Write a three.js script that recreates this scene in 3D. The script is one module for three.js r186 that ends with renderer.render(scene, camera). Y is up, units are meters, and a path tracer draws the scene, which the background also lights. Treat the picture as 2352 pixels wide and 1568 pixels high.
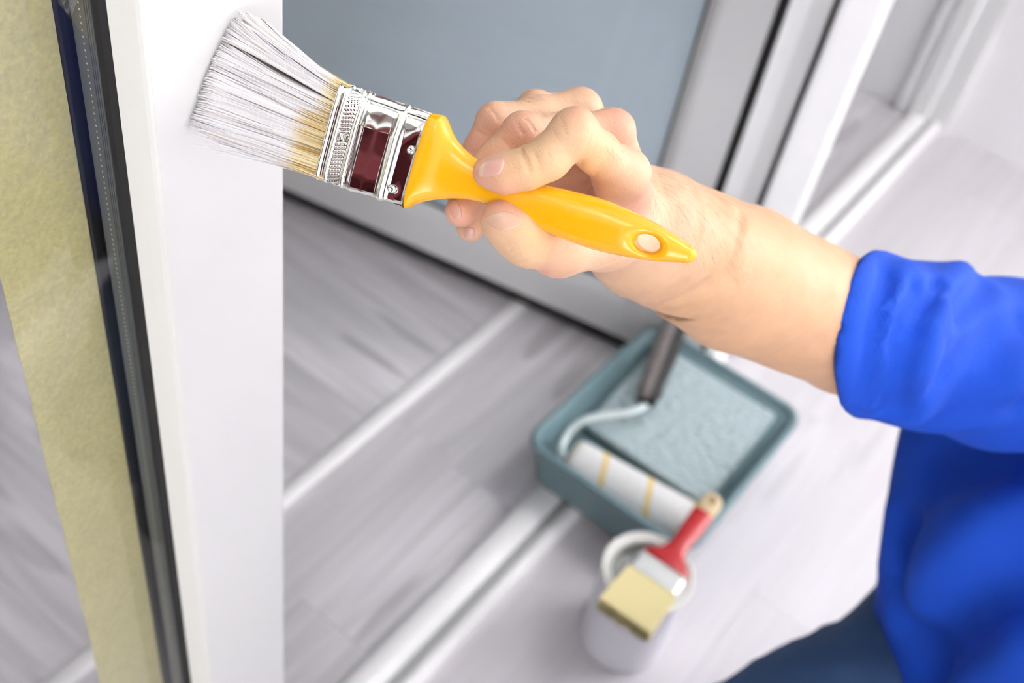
import * as THREE from 'three';
import { mergeGeometries } from 'three/addons/utils/BufferGeometryUtils.js';
import { RoundedBoxGeometry } from 'three/addons/geometries/RoundedBoxGeometry.js';
import { RectAreaLightUniformsLib } from 'three/addons/lights/RectAreaLightUniformsLib.js';

// ------------------------------------------------------------------ camera, sky, lamps, exposure
const W = 2352, H = 1568, F = 2600, EYE = 1.2;
const scene = new THREE.Scene();
const V = (x, y, z) => new THREE.Vector3(x, y, z);
// The camera looks down at 45 degrees, a little rolled. x runs along the threshold, y is up, z towards the bright room; the floor is y = 0.
const lens = (px, py) => V((px - W / 2) / F, (py - H / 2) / F, 1);
const UP = lens(655, 3280).normalize().negate();
const ALONG = lens(3750, -1420).addScaledVector(UP, -lens(3750, -1420).dot(UP)).normalize();
const ACROSS = V().crossVectors(ALONG, UP);
const eye = V(0, EYE, 0);
const turn = (c) => V(ALONG.dot(c), UP.dot(c), ACROSS.dot(c));
const camera = new THREE.PerspectiveCamera((2 * Math.atan(H / 2 / F) * 180) / Math.PI, W / H, 0.02, 40);
camera.position.copy(eye);
camera.quaternion.setFromRotationMatrix(new THREE.Matrix4().makeBasis(turn(V(1, 0, 0)), turn(V(0, -1, 0)), turn(V(0, 0, -1))));
camera.focus = 0.468;
camera.userData.fStop = 7.2;
const ray = (px, py) => turn(lens(px, py));
const at = (px, py, depth) => ray(px, py).multiplyScalar(depth).add(eye);            // a point by its direction and depth
const onLevel = (px, py, y) => { const r = ray(px, py); return r.multiplyScalar((y - EYE) / r.y).add(eye); };

scene.background = new THREE.Color(1.04, 1.03, 1.035);
scene.backgroundIntensity = 9.0;
RectAreaLightUniformsLib.init();
const CEILING = 2.75;
const LAMPS = [[1.6, 0.42, 8.5, 'ceiling panel light nearer the door wall'], [1.72, 1.9, 6, 'ceiling panel light nearer the front wall'], [-0.75, 0.12, 1.3, 'ceiling panel light over the dark red curtain']];   // x, z, intensity, label
const renderer = new THREE.WebGLRenderer({ antialias: true });
renderer.toneMapping = THREE.LinearToneMapping;
renderer.toneMappingExposure = 0.91;
renderer.shadowMap.enabled = true;

// ------------------------------------------------------------------ helpers
let seed = 7;
const rnd = () => { seed = (seed + 0x6d2b79f5) | 0; let t = Math.imul(seed ^ (seed >>> 15), 1 | seed); t = (t + Math.imul(t ^ (t >>> 7), 61 | t)) ^ t; return ((t ^ (t >>> 14)) >>> 0) / 4294967296; };
const rr = (a, b) => a + (b - a) * rnd();
const clamp = (x, a = 0, b = 1) => Math.min(b, Math.max(a, x));
const mix = (a, b, t) => a + (b - a) * t;
const smooth = (a, b, x) => { const t = clamp((x - a) / (b - a)); return t * t * (3 - 2 * t); };
const hash = (x, y, z = 0) => { let h = (Math.imul(x | 0, 374761393) + Math.imul(y | 0, 668265263) + Math.imul(z | 0, 2147483647 ^ 0x27d4eb2f)) | 0; h = Math.imul(h ^ (h >>> 13), 1274126177); return ((h ^ (h >>> 16)) >>> 0) / 4294967296; };
const noise2 = (x, y, wx = 0, wy = 0) => {
  const ix = Math.floor(x), iy = Math.floor(y), fx = x - ix, fy = y - iy, s = fx * fx * (3 - 2 * fx), t = fy * fy * (3 - 2 * fy);
  const w = (i, n) => (n ? ((i % n) + n) % n : i), h = (a, b) => hash(w(a, wx), w(b, wy), 11);
  return mix(mix(h(ix, iy), h(ix + 1, iy), s), mix(h(ix, iy + 1), h(ix + 1, iy + 1), s), t);
};
const noise3 = (x, y, z) => {
  const ix = Math.floor(x), iy = Math.floor(y), iz = Math.floor(z), fx = x - ix, fy = y - iy, fz = z - iz;
  const s = fx * fx * (3 - 2 * fx), t = fy * fy * (3 - 2 * fy), u = fz * fz * (3 - 2 * fz), h = (a, b, c) => hash(ix + a, iy + b, iz + c);
  return mix(mix(mix(h(0, 0, 0), h(1, 0, 0), s), mix(h(0, 1, 0), h(1, 1, 0), s), t), mix(mix(h(0, 0, 1), h(1, 0, 1), s), mix(h(0, 1, 1), h(1, 1, 1), s), t), u);
};
const curve = (pts, x) => {                                                       // piecewise smooth interpolation of [x, y] pairs
  if (x <= pts[0][0]) return pts[0][1];
  for (let i = 1; i < pts.length; i++) {
    if (x > pts[i][0]) continue;
    const p0 = pts[Math.max(0, i - 2)], p1 = pts[i - 1], p2 = pts[i], p3 = pts[Math.min(pts.length - 1, i + 1)], w = p2[0] - p1[0], t = (x - p1[0]) / w;
    const m1 = p2[0] - p0[0] ? ((p2[1] - p0[1]) / (p2[0] - p0[0])) * w : 0, m2 = p3[0] - p1[0] ? ((p3[1] - p1[1]) / (p3[0] - p1[0])) * w : 0, t2 = t * t, t3 = t2 * t;
    return (2 * t3 - 3 * t2 + 1) * p1[1] + (t3 - 2 * t2 + t) * m1 + (-2 * t3 + 3 * t2) * p2[1] + (t3 - t2) * m2;
  }
  return pts[pts.length - 1][1];
};

const taken = new Map();
function numbered(name) { const n = taken.get(name) ?? 0; taken.set(name, n + 1); return n ? `${name}_${String(n).padStart(3, '0')}` : name; }
function mesh(name, geometry, material, parent = scene) {
  const m = new THREE.Mesh(geometry, material);
  m.name = parent === scene ? numbered(name) : name;
  m.castShadow = m.receiveShadow = true;
  if (parent !== scene) { const n = parent.children.filter((c) => c.name === name || c.name.startsWith(name + '_0')).length; if (n) m.name = `${name}_${String(n).padStart(3, '0')}`; }
  parent.add(m);
  return m;
}
function thing(name, label, category, position = V(0, 0, 0)) {
  const g = new THREE.Group();
  g.name = numbered(name);
  g.position.copy(position);
  g.userData = { label, category };
  scene.add(g);
  return g;
}
const structure = (name) => { const g = new THREE.Group(); g.name = numbered(name); g.userData = { kind: 'structure' }; scene.add(g); return g; };
const box = (x0, x1, y0, y1, z0, z1, r = 0, seg = 2) => (r ? new RoundedBoxGeometry(x1 - x0, y1 - y0, z1 - z0, seg, r) : new THREE.BoxGeometry(x1 - x0, y1 - y0, z1 - z0)).translate((x0 + x1) / 2, (y0 + y1) / 2, (z0 + z1) / 2);
const plain = (g) => { const o = g.index ? g.toNonIndexed() : g; for (const k of Object.keys(o.attributes)) if (!['position', 'normal', 'uv', 'color'].includes(k)) o.deleteAttribute(k); return o; };
const merged = (list) => mergeGeometries(list.map(plain));
const lathe = (pts, seg = 64) => new THREE.LatheGeometry(pts.map(([r, y]) => new THREE.Vector2(r, y)), seg);
const tube = (pts, r, seg = 48, radial = 12) => new THREE.TubeGeometry(new THREE.CatmullRomCurve3(pts), seg, r, radial, false);
// a profile in the plane across a straight run, swept along the run's own direction
function prism(profile, map, from, to) {
  const pos = [], n = profile.length;
  const p = (i, t) => map(profile[i][0], profile[i][1], t);
  for (let i = 0; i < n; i++) { const j = (i + 1) % n; const a = p(i, from), b = p(j, from), c = p(j, to), d = p(i, to); for (const v of [a, b, c, a, c, d]) pos.push(v.x, v.y, v.z); }
  const tri = THREE.ShapeUtils.triangulateShape(profile.map(([x, y]) => new THREE.Vector2(x, y)), []);
  for (const f of tri) { for (const i of f) pos.push(...p(i, from).toArray()); for (const i of [f[0], f[2], f[1]]) pos.push(...p(i, to).toArray()); }
  const g = new THREE.BufferGeometry();
  g.setAttribute('position', new THREE.Float32BufferAttribute(pos, 3));
  g.setAttribute('uv', new THREE.Float32BufferAttribute(new Float32Array((pos.length / 3) * 2), 2));
  g.computeVertexNormals();
  return g;
}
const sweepX = (profile, x0, x1) => prism(profile, (a, b, t) => V(t, a, b), x0, x1);   // profile in (y, z)
const sweepY = (profile, y0, y1) => prism(profile, (a, b, t) => V(a, t, b), y0, y1);   // profile in (x, z)

const std = (color, roughness = 0.5, more = {}) => new THREE.MeshStandardMaterial({ color: new THREE.Color(color), roughness, side: THREE.DoubleSide, ...more });
const phys = (color, roughness = 0.5, more = {}) => new THREE.MeshPhysicalMaterial({ color: new THREE.Color(color), roughness, side: THREE.DoubleSide, ...more });
function texture(w, h, fn, srgb = false) {                                         // fn(u, v) gives [r, g, b] in 0..1
  const data = new Uint8Array(w * h * 4);
  for (let y = 0; y < h; y++) for (let x = 0; x < w; x++) {
    const c = fn((x + 0.5) / w, (y + 0.5) / h), o = (y * w + x) * 4;
    data[o] = clamp(c[0]) * 255; data[o + 1] = clamp(c[1]) * 255; data[o + 2] = clamp(c[2]) * 255; data[o + 3] = 255;
  }
  const t = new THREE.DataTexture(data, w, h);
  t.wrapS = t.wrapT = THREE.RepeatWrapping; t.magFilter = THREE.LinearFilter; t.minFilter = THREE.LinearMipmapLinearFilter; t.generateMipmaps = true;
  if (srgb) t.colorSpace = THREE.SRGBColorSpace;
  t.needsUpdate = true;
  return t;
}

// ------------------------------------------------------------------ distance fields and their surfaces
const smin = (a, b, k) => { const h = Math.max(k - Math.abs(a - b), 0) / k; return Math.min(a, b) - h * h * k * 0.25; };
const smax = (a, b, k) => -smin(-a, -b, k);
function cone(x, y, z, a, b) {                                                     // a, b: [x, y, z, r]
  const bx = b[0] - a[0], by = b[1] - a[1], bz = b[2] - a[2], px = x - a[0], py = y - a[1], pz = z - a[2];
  const h = clamp((px * bx + py * by + pz * bz) / (bx * bx + by * by + bz * bz || 1e-9)), dx = px - h * bx, dy = py - h * by, dz = pz - h * bz;
  return Math.sqrt(dx * dx + dy * dy + dz * dz) - mix(a[3], b[3], h);
}
function chain(x, y, z, list, k) { let d = cone(x, y, z, list[0], list[1]); for (let i = 1; i < list.length - 1; i++) d = smin(d, cone(x, y, z, list[i], list[i + 1]), k); return d; }
const sphere = (x, y, z, c) => Math.hypot(x - c[0], y - c[1], z - c[2]) - c[3];
const J = (px, py, depth, r) => [...at(px, py, depth).toArray(), r];             // a joint: where it is, and its radius
// Surface nets over a box, then two steps onto the surface itself; the normals are the field's own.
function nets(sdf, lo, hi, cell, color, eps = cell * 0.35) {
  const n = [0, 1, 2].map((i) => Math.max(2, Math.ceil((hi[i] - lo[i]) / cell) + 1)), [nx, ny, nz] = n, val = new Float32Array(nx * ny * nz);
  for (let k = 0, o = 0; k < nz; k++) for (let j = 0; j < ny; j++) for (let i = 0; i < nx; i++, o++) val[o] = sdf(lo[0] + i * cell, lo[1] + j * cell, lo[2] + k * cell);
  const id = new Int32Array(nx * ny * nz).fill(-1), pos = [], index = [];
  const corner = [0, 1, nx, nx + 1, nx * ny, nx * ny + 1, nx * ny + nx, nx * ny + nx + 1];
  for (let k = 0; k < nz - 1; k++) for (let j = 0; j < ny - 1; j++) for (let i = 0; i < nx - 1; i++) {
    const o = i + nx * (j + ny * k);
    let mask = 0;
    for (let c = 0; c < 8; c++) if (val[o + corner[c]] < 0) mask |= 1 << c;
    if (mask === 0 || mask === 255) continue;
    let sx = 0, sy = 0, sz = 0, m = 0;
    for (let c = 0; c < 8; c++) for (const b of [1, 2, 4]) {
      if (c & b) continue;
      const v0 = val[o + corner[c]], v1 = val[o + corner[c | b]];
      if (v0 < 0 === v1 < 0) continue;
      const t = v0 / (v0 - v1);
      sx += (c & 1) + (b === 1 ? t : 0); sy += ((c >> 1) & 1) + (b === 2 ? t : 0); sz += ((c >> 2) & 1) + (b === 4 ? t : 0); m++;
    }
    id[o] = pos.length / 3;
    pos.push(lo[0] + (i + sx / m) * cell, lo[1] + (j + sy / m) * cell, lo[2] + (k + sz / m) * cell);
  }
  const quad = (a, b, c, d, flip) => { if (a < 0 || b < 0 || c < 0 || d < 0) return; if (flip) index.push(a, c, b, a, d, c); else index.push(a, b, c, a, c, d); };
  for (let k = 1; k < nz - 1; k++) for (let j = 1; j < ny - 1; j++) for (let i = 1; i < nx - 1; i++) {
    const o = i + nx * (j + ny * k), inside = val[o] < 0;
    if (inside !== val[o + 1] < 0) quad(id[o - nx - nx * ny], id[o - nx * ny], id[o], id[o - nx], !inside);
    if (inside !== val[o + nx] < 0) quad(id[o - 1 - nx * ny], id[o - 1], id[o], id[o - nx * ny], !inside);
    if (inside !== val[o + nx * ny] < 0) quad(id[o - 1 - nx], id[o - nx], id[o], id[o - 1], !inside);
  }
  const nor = new Float32Array(pos.length), col = color ? new Float32Array(pos.length) : null;
  for (let v = 0; v < pos.length; v += 3) {
    let gx, gy, gz;
    for (let step = 0; step < 3; step++) {
      const [x, y, z] = [pos[v], pos[v + 1], pos[v + 2]], d = sdf(x, y, z);
      gx = (sdf(x + eps, y, z) - sdf(x - eps, y, z)) / (2 * eps); gy = (sdf(x, y + eps, z) - sdf(x, y - eps, z)) / (2 * eps); gz = (sdf(x, y, z + eps) - sdf(x, y, z - eps)) / (2 * eps);
      const g2 = Math.max(gx * gx + gy * gy + gz * gz, 0.15), s = clamp(d / g2, -0.6 * cell, 0.6 * cell);
      if (step < 2) { pos[v] -= gx * s; pos[v + 1] -= gy * s; pos[v + 2] -= gz * s; }
    }
    const l = Math.hypot(gx, gy, gz) || 1;
    nor[v] = gx / l; nor[v + 1] = gy / l; nor[v + 2] = gz / l;
    if (col) { const c = color(pos[v], pos[v + 1], pos[v + 2], gx / l, gy / l, gz / l); col[v] = c[0]; col[v + 1] = c[1]; col[v + 2] = c[2]; }
  }
  const g = new THREE.BufferGeometry(), uv = new Float32Array((pos.length / 3) * 2);
  for (let v = 0; v < pos.length / 3; v++) { uv[v * 2] = pos[v * 3] + 0.4 * pos[v * 3 + 2]; uv[v * 2 + 1] = pos[v * 3 + 1] + 0.3 * pos[v * 3 + 2]; }
  g.setAttribute('position', new THREE.Float32BufferAttribute(pos, 3));
  g.setAttribute('normal', new THREE.BufferAttribute(nor, 3));
  g.setAttribute('uv', new THREE.BufferAttribute(uv, 2));
  if (col) g.setAttribute('color', new THREE.BufferAttribute(col, 3));
  g.setIndex(index);
  return g;
}
function hit(sdf, px, py, d0, d1) {                                                 // where a line of sight meets a field
  const r = ray(px, py), l = r.length(); let t = d0;
  for (let i = 0; i < 90 && t < d1; i++) { const p = r.clone().multiplyScalar(t).add(eye), d = sdf(p.x, p.y, p.z); if (d < 2e-5) return p; t += Math.max(d * 0.7, 1e-5) / l; }
  return null;
}
function polyDist(x, y, z, pts) {
  let best = 1e9;
  for (let i = 0; i < pts.length - 1; i++) {
    const a = pts[i], b = pts[i + 1], bx = b.x - a.x, by = b.y - a.y, bz = b.z - a.z, px = x - a.x, py = y - a.y, pz = z - a.z, h = clamp((px * bx + py * by + pz * bz) / (bx * bx + by * by + bz * bz || 1e-12));
    const dx = px - h * bx, dy = py - h * by, dz = pz - h * bz, d = dx * dx + dy * dy + dz * dz;
    if (d < best) best = d;
  }
  return Math.sqrt(best);
}

// ------------------------------------------------------------------ materials
const woodPrint = (strength) => {
  const f = (u, v) => {                                                            // u along the boards, v across them; repeats
    const y = v + (noise2(u * 3, v * 3, 3, 3) - 0.5) * 0.045 + (noise2(u * 8, v * 7, 8, 7) - 0.5) * 0.018;
    const fine = 0.5 * noise2(u * 5, y * 36, 5, 36) + 0.3 * noise2(u * 10, y * 84, 10, 84) + 0.2 * noise2(u * 30, y * 210, 30, 210);
    const soft = noise2(u * 4, v * 9, 4, 9), flame = noise2(u * 6, y * 22, 6, 22) * smooth(0.45, 0.8, soft);
    return [smooth(0.2, 0.8, fine), soft, flame];
  };
  return texture(1024, 1024, (u, v) => { const [g, s, fl] = f(u, v), k = 0.84 + strength * (0.058 * (g - 0.5) * 2 * (0.45 + 0.55 * s) + 0.06 * (s - 0.5) - 0.11 * smooth(0.5, 0.85, fl)); return [k, k * 0.985, k * 1.0]; }, true);
};
const woodGrain = woodPrint(1.0), woodPale = woodPrint(0.32);
const plankTones = (map, tones) => tones.map((t) => new THREE.MeshStandardMaterial({ map, color: new THREE.Color(t, t * 0.995, t * 1.005), roughness: 0.5, side: THREE.DoubleSide }));
const TONES = { grained: plankTones(woodGrain, [1.0, 0.96, 1.03, 0.98, 1.06]), pale: plankTones(woodPale, [1.0, 0.99, 1.01, 0.985, 1.02]) };
const paper = texture(512, 512, (u, v) => { const n = 0.5 * noise2(u * 60, v * 60, 60, 60) + 0.3 * noise2(u * 140, v * 140, 140, 140) + 0.16 * noise2(u * 14, v * 14, 14, 14), k = 0.84 + 0.16 * n; return [k, k, 0.86 * k + 0.06 * noise2(u * 90, v * 90, 90, 90)]; }, true);
const bumpFine = texture(256, 256, (u, v) => { const n = 0.6 * noise2(u * 48, v * 48, 48, 48) + 0.4 * noise2(u * 100, v * 100, 100, 100); return [n, n, n]; });
bumpFine.repeat.set(12, 12);
const skinBump = bumpFine.clone(); skinBump.repeat.set(60, 60); skinBump.needsUpdate = true;
const clothBump = bumpFine.clone(); clothBump.repeat.set(30, 30); clothBump.needsUpdate = true;

const M = {
  pvc: phys('#e9e9e8', 0.4, { clearcoat: 0.1, clearcoatRoughness: 0.3 }),
  painted: phys('#d8d8d7', 0.42),
  pvcBead: phys('#d9dad4', 0.42),
  rail: phys('#fbfafa', 0.35),
  strip: std('#f4f2f2', 0.5),
  rubber: std('#0b0b0b', 0.75),
  wall: std('#f0eff0', 0.9),
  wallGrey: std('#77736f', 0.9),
  glass: new THREE.MeshPhysicalMaterial({ color: 0xffffff, roughness: 0.0, transmission: 1, thickness: 0, ior: 1.5, side: THREE.DoubleSide }),
  film: phys('#cfe0ea', 0.35),
  metalGrey: new THREE.MeshStandardMaterial({ color: new THREE.Color('#63686a'), metalness: 0.4, roughness: 0.45, side: THREE.DoubleSide }),
  chrome: new THREE.MeshStandardMaterial({ color: new THREE.Color(0.86, 0.87, 0.83), metalness: 1, roughness: 0.07, side: THREE.DoubleSide }),
  tape: phys('#e6dfb8', 0.75, { map: paper, transmission: 0.3, thickness: 0 }),
  dot: std('#d8d8d8', 0.5),
};

// ------------------------------------------------------------------ the shell of the two rooms
const DOORZ = -0.325;                                                             // front faces of the doors stand here
const XR = 2.12, XL = -1.7, ZF = 2.7, ZB = -3.0, T = 0.16;
function holed(axis, at0, u0, u1, holes) {                                         // a wall with openings; holes: [u0, u1, y0, y1]
  const list = [], put = (a, b, y0, y1) => { if (b > a && y1 > y0) list.push(axis === 'x' ? box(at0[0], at0[1], y0, y1, a, b) : box(a, b, y0, y1, at0[0], at0[1])); };
  let u = u0;
  for (const [a, b, y0, y1] of holes) { put(u, a, 0, CEILING); put(a, b, 0, y0); put(a, b, y1, CEILING); u = b; }
  put(u, u1, 0, CEILING);
  return merged(list);
}
function wall(name, g, m = M.wall) { const s = structure(name); mesh('plaster', g, m, s); return s; }
const WIN_R = [0.7, 2.3, 0.25, 2.35], WIN_L = [0.9, 2.3, 0.3, 1.7];
wall('wall_right', holed('x', [XR, XR + T], ZB, ZF, [WIN_R]));
{ const s = wall('wall_left', holed('x', [XL - T, XL], -0.41, ZF, [WIN_L])); mesh('plaster', box(XL - T, XL, 0, CEILING, ZB, -0.41), M.wallGrey, s); }
wall('wall_front', holed('z', [ZF, ZF + T], XL - T, XR + T, []));
wall('wall_back', holed('z', [ZB - T, ZB], XL - T, XR + T, []), M.wallGrey);
wall('wall_middle', holed('z', [-0.41, -0.30], XL, XR, [[-0.66, XR - 0.02, 0, 2.16]]));
{ const c = structure('ceiling'); mesh('plaster', box(XL - T, XR + T, CEILING, CEILING + 0.12, -0.36, ZF + T), M.wall, c); mesh('plaster', box(XL - T, XR + T, CEILING, CEILING + 0.12, ZB - T, -0.36), M.wallGrey, c); }
[['x', WIN_R, XR + 0.06], ['x', WIN_L, XL - 0.12]].forEach(([axis, w, o], i) => {
  const g = structure(`window_${i + 1}`);
  const bar = (a, b, y0, y1) => (axis === 'x' ? box(o, o + 0.06, y0, y1, a, b, 0.006) : box(a, b, y0, y1, o, o + 0.06, 0.006));
  const mid = (w[0] + w[1]) / 2;
  mesh('window_frame', merged([bar(w[0], w[1], w[2], w[2] + 0.06), bar(w[0], w[1], w[3] - 0.06, w[3]), bar(w[0], w[0] + 0.06, w[2], w[3]), bar(w[1] - 0.06, w[1], w[2], w[3]), bar(mid - 0.04, mid + 0.04, w[2], w[3])]), M.pvc, g);
  for (const [a, b] of [[w[0] + 0.06, mid - 0.04], [mid + 0.04, w[1] - 0.06]]) {
    const p = axis === 'x' ? new THREE.PlaneGeometry(b - a, w[3] - w[2] - 0.12).rotateY(Math.PI / 2).translate(o + 0.03, (w[2] + w[3]) / 2, (a + b) / 2) : new THREE.PlaneGeometry(b - a, w[3] - w[2] - 0.12).translate((a + b) / 2, (w[2] + w[3]) / 2, o + 0.03);
    mesh('pane', p, M.glass, g);
  }
});
// floor: a slab with laminate boards laid on it, two directions, a white joint strip and the double rail of the threshold
const floor = structure('floor');
mesh('screed', box(XL - T, XR + T, -0.14, -0.0125, ZB - T, ZF + T), std('#b5b2b4', 0.8), floor);
function plank(x0, x1, z0, z1, lengthwise, print = 'grained') {
  const g = box(x0 + 0.0002, x1 - 0.0002, -0.012, 0, z0 + 0.0002, z1 - 0.0002), uv = g.attributes.uv, p = g.attributes.position, ou = rnd(), ov = rnd();
  for (let i = 0; i < uv.count; i++) { const a = lengthwise === 'x' ? p.getX(i) : p.getZ(i), b = lengthwise === 'x' ? p.getZ(i) : p.getX(i); uv.setXY(i, ou + a / 1.1, ov + b / 0.42); }
  mesh('plank', g, TONES[print][Math.floor(rnd() * 5)], floor);
}
function row(z0, z1, joints, x0, x1, print) { const e = [x0, ...joints, x1]; for (let i = 0; i < e.length - 1; i++) plank(e[i], e[i + 1], z0, z1, 'x', print); }
row(-0.609, -0.494, [-0.5, 0.2, 0.8, 1.45], XL, XR);
row(-0.494, -0.38, [-0.7, -0.1, 0.515, 0.79, 1.5], XL, XR);
for (let i = 0, z = -0.314; z < 1.1; z += 0.115, i++) row(z, z + 0.115, [0, 1, 2, 3, 4].map((k) => -1.3 + ((i * 0.37) % 0.7) + k * 0.72).filter((x) => x < XR - 0.15), XL, XR, 'pale');
row(1.101, ZF, [], XL, XR, 'pale');
for (let i = 0, x = XL; x < XR - 0.01; x += 0.118, i++) {
  const x1 = Math.min(XR, x + 0.118), a = -1.15 - ((i * 0.31) % 0.6);
  plank(x, x1, a, -0.621, 'z'); plank(x, x1, -2.2, a, 'z');
}
row(ZB, -2.2, [], XL, XR);
mesh('underlay', box(XL, XR, -0.0125, -0.004, -0.381, -0.313), M.rubber, floor);
{
  const s = structure('trim_1');                                                  // joint strip between the two laying directions
  mesh('joint_strip', sweepX([[0, -0.624], [0.003, -0.622], [0.006, -0.617], [0.0065, -0.611], [0.006, -0.605], [0.003, -0.6], [0, -0.598], [-0.01, -0.6], [-0.01, -0.622]], XL, XR), M.strip, s);
}
{
  const t = structure('trim_2');                                                  // threshold: a broad ridge and a narrow one with a gap between
  const arc = (z0, z1, h, n = 10) => { const p = [[-0.01, z0]]; for (let i = 0; i <= n; i++) { const a = Math.PI * (1 - i / n); p.push([h * (0.35 + 0.65 * Math.pow(Math.sin(a), 0.7)), (z0 + z1) / 2 + ((z1 - z0) / 2) * Math.cos(a) * (i === 0 || i === n ? 1 : 0.98)]); } p.push([-0.01, z1]); return p; };
  mesh('threshold_ridge', sweepX(arc(-0.381, -0.3425, 0.02), -0.66, XR), M.rail, t);
  mesh('threshold_ridge', sweepX(arc(-0.3335, -0.3135, 0.02), -0.66, XR), M.rail, t);
  mesh('track', sweepX([[-0.01, -0.345], [0.011, -0.345], [0.011, -0.331], [-0.01, -0.331]], -0.66, XR), std('#b9bbbb', 0.5), t);
}
{
  const f = structure('trim_3');                                                  // door frame: jambs and head
  const jamb = (x, s) => sweepY([[-0.020, -0.4], [-0.018, -0.397], [-0.004, -0.376], [0, -0.372], [0, -0.352], [0.002, -0.3495], [0.006, -0.346], [0.002, -0.342], [0.0015, -0.339], [0.005, -0.334], [0.035, -0.304], [0.04, -0.301], [0.059, -0.3005], [0.072, -0.303], [0.072, -0.4]].map(([a, z]) => [x + s * a, z]), 0.012, 2.16);
  mesh('door_jamb', jamb(1.203, 1), M.pvc, f);
  mesh('door_jamb', jamb(-0.585, -1), M.pvc, f);
  mesh('door_seal', box(1.2035, 1.2105, 0.02, 2.1, -0.3465, -0.3405), M.rubber, f);
  mesh('door_head', box(-0.66, XR, 2.09, 2.16, -0.4, -0.293, 0.004), M.pvc, f);
  mesh('door_jamb', merged([box(XR - 0.028, XR, 0.012, 2.1, -0.385, -0.345, 0.006), box(XR - 0.022, XR, 0.012, 2.1, -0.335, -0.30, 0.006)]), M.pvc, f);
}

// ceiling panel lights
for (const [x, z, power, label] of LAMPS) {
  const l = thing('ceiling_light', 'square white ' + label, 'light', V(x, CEILING, z)), a = 0.36, b = 0.36;
  mesh('frame', merged([box(-a, a, -0.02, 0, -b, 0.02 - b), box(-a, a, -0.02, 0, b - 0.02, b), box(-a, 0.02 - a, -0.02, 0, 0.02 - b, b - 0.02), box(a - 0.02, a, -0.02, 0, 0.02 - b, b - 0.02)]), M.pvc, l);
  mesh('diffuser', box(0.02 - a, a - 0.02, -0.012, -0.002, 0.02 - b, b - 0.02), std('#ffffff', 0.6, { emissive: new THREE.Color(1, 0.99, 0.97), emissiveIntensity: 3 }), l);
  l.userData.group = 'ceiling panel lights';
  const lamp = new THREE.RectAreaLight(new THREE.Color(1, 0.985, 0.96), power, 2 * a - 0.06, 2 * b - 0.06);
  lamp.position.set(0, -0.022, 0); lamp.rotation.x = -Math.PI / 2; l.add(lamp);
}
{
  const n = 200, pos = [], idx = [];
  const way = new THREE.CatmullRomCurve3([V(-0.63, 0, -0.235), V(-1.0, 0, -0.235), V(-1.4, 0, -0.23), V(-1.57, 0, -0.08), V(-1.58, 0, 0.2), V(-1.58, 0, 0.45)]);
  for (let i = 0; i <= n; i++) { const q = way.getPointAt(i / n), d = way.getTangentAt(i / n), w = 0.05 * Math.cos(i * 0.62) + 0.01 * Math.sin(i * 1.7); for (const [y, k] of [[2.19, 0.9], [1.6, 1], [0.8, 1.05], [0.04, 1.08]]) pos.push(q.x - d.z * w * k, y, q.z + d.x * w * k); if (i) for (let m = 0; m < 3; m++) { const o = i * 4 + m; idx.push(o, o + 1, o - 3, o, o - 3, o - 4); } }
  const g = new THREE.BufferGeometry(); g.setAttribute('position', new THREE.Float32BufferAttribute(pos, 3)); g.setIndex(idx); g.setAttribute('uv', new THREE.Float32BufferAttribute(new Float32Array((pos.length / 3) * 2), 2)); g.computeVertexNormals();
  const t = thing('curtain', 'dark red curtain drawn aside on its rod, mirrored in the metal of the held brush', 'curtain', V(0, 0, 0));
  mesh('drape', g, std('#5a0f18', 0.9), t);
  mesh('rod', new THREE.TubeGeometry(new THREE.CatmullRomCurve3([V(-0.6, 2.2, -0.235), V(-1.0, 2.2, -0.235), V(-1.4, 2.2, -0.23), V(-1.57, 2.2, -0.08), V(-1.58, 2.2, 0.35), V(-1.58, 2.2, 2.4)]), 60, 0.012, 12), M.metalGrey, t);
}

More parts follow.
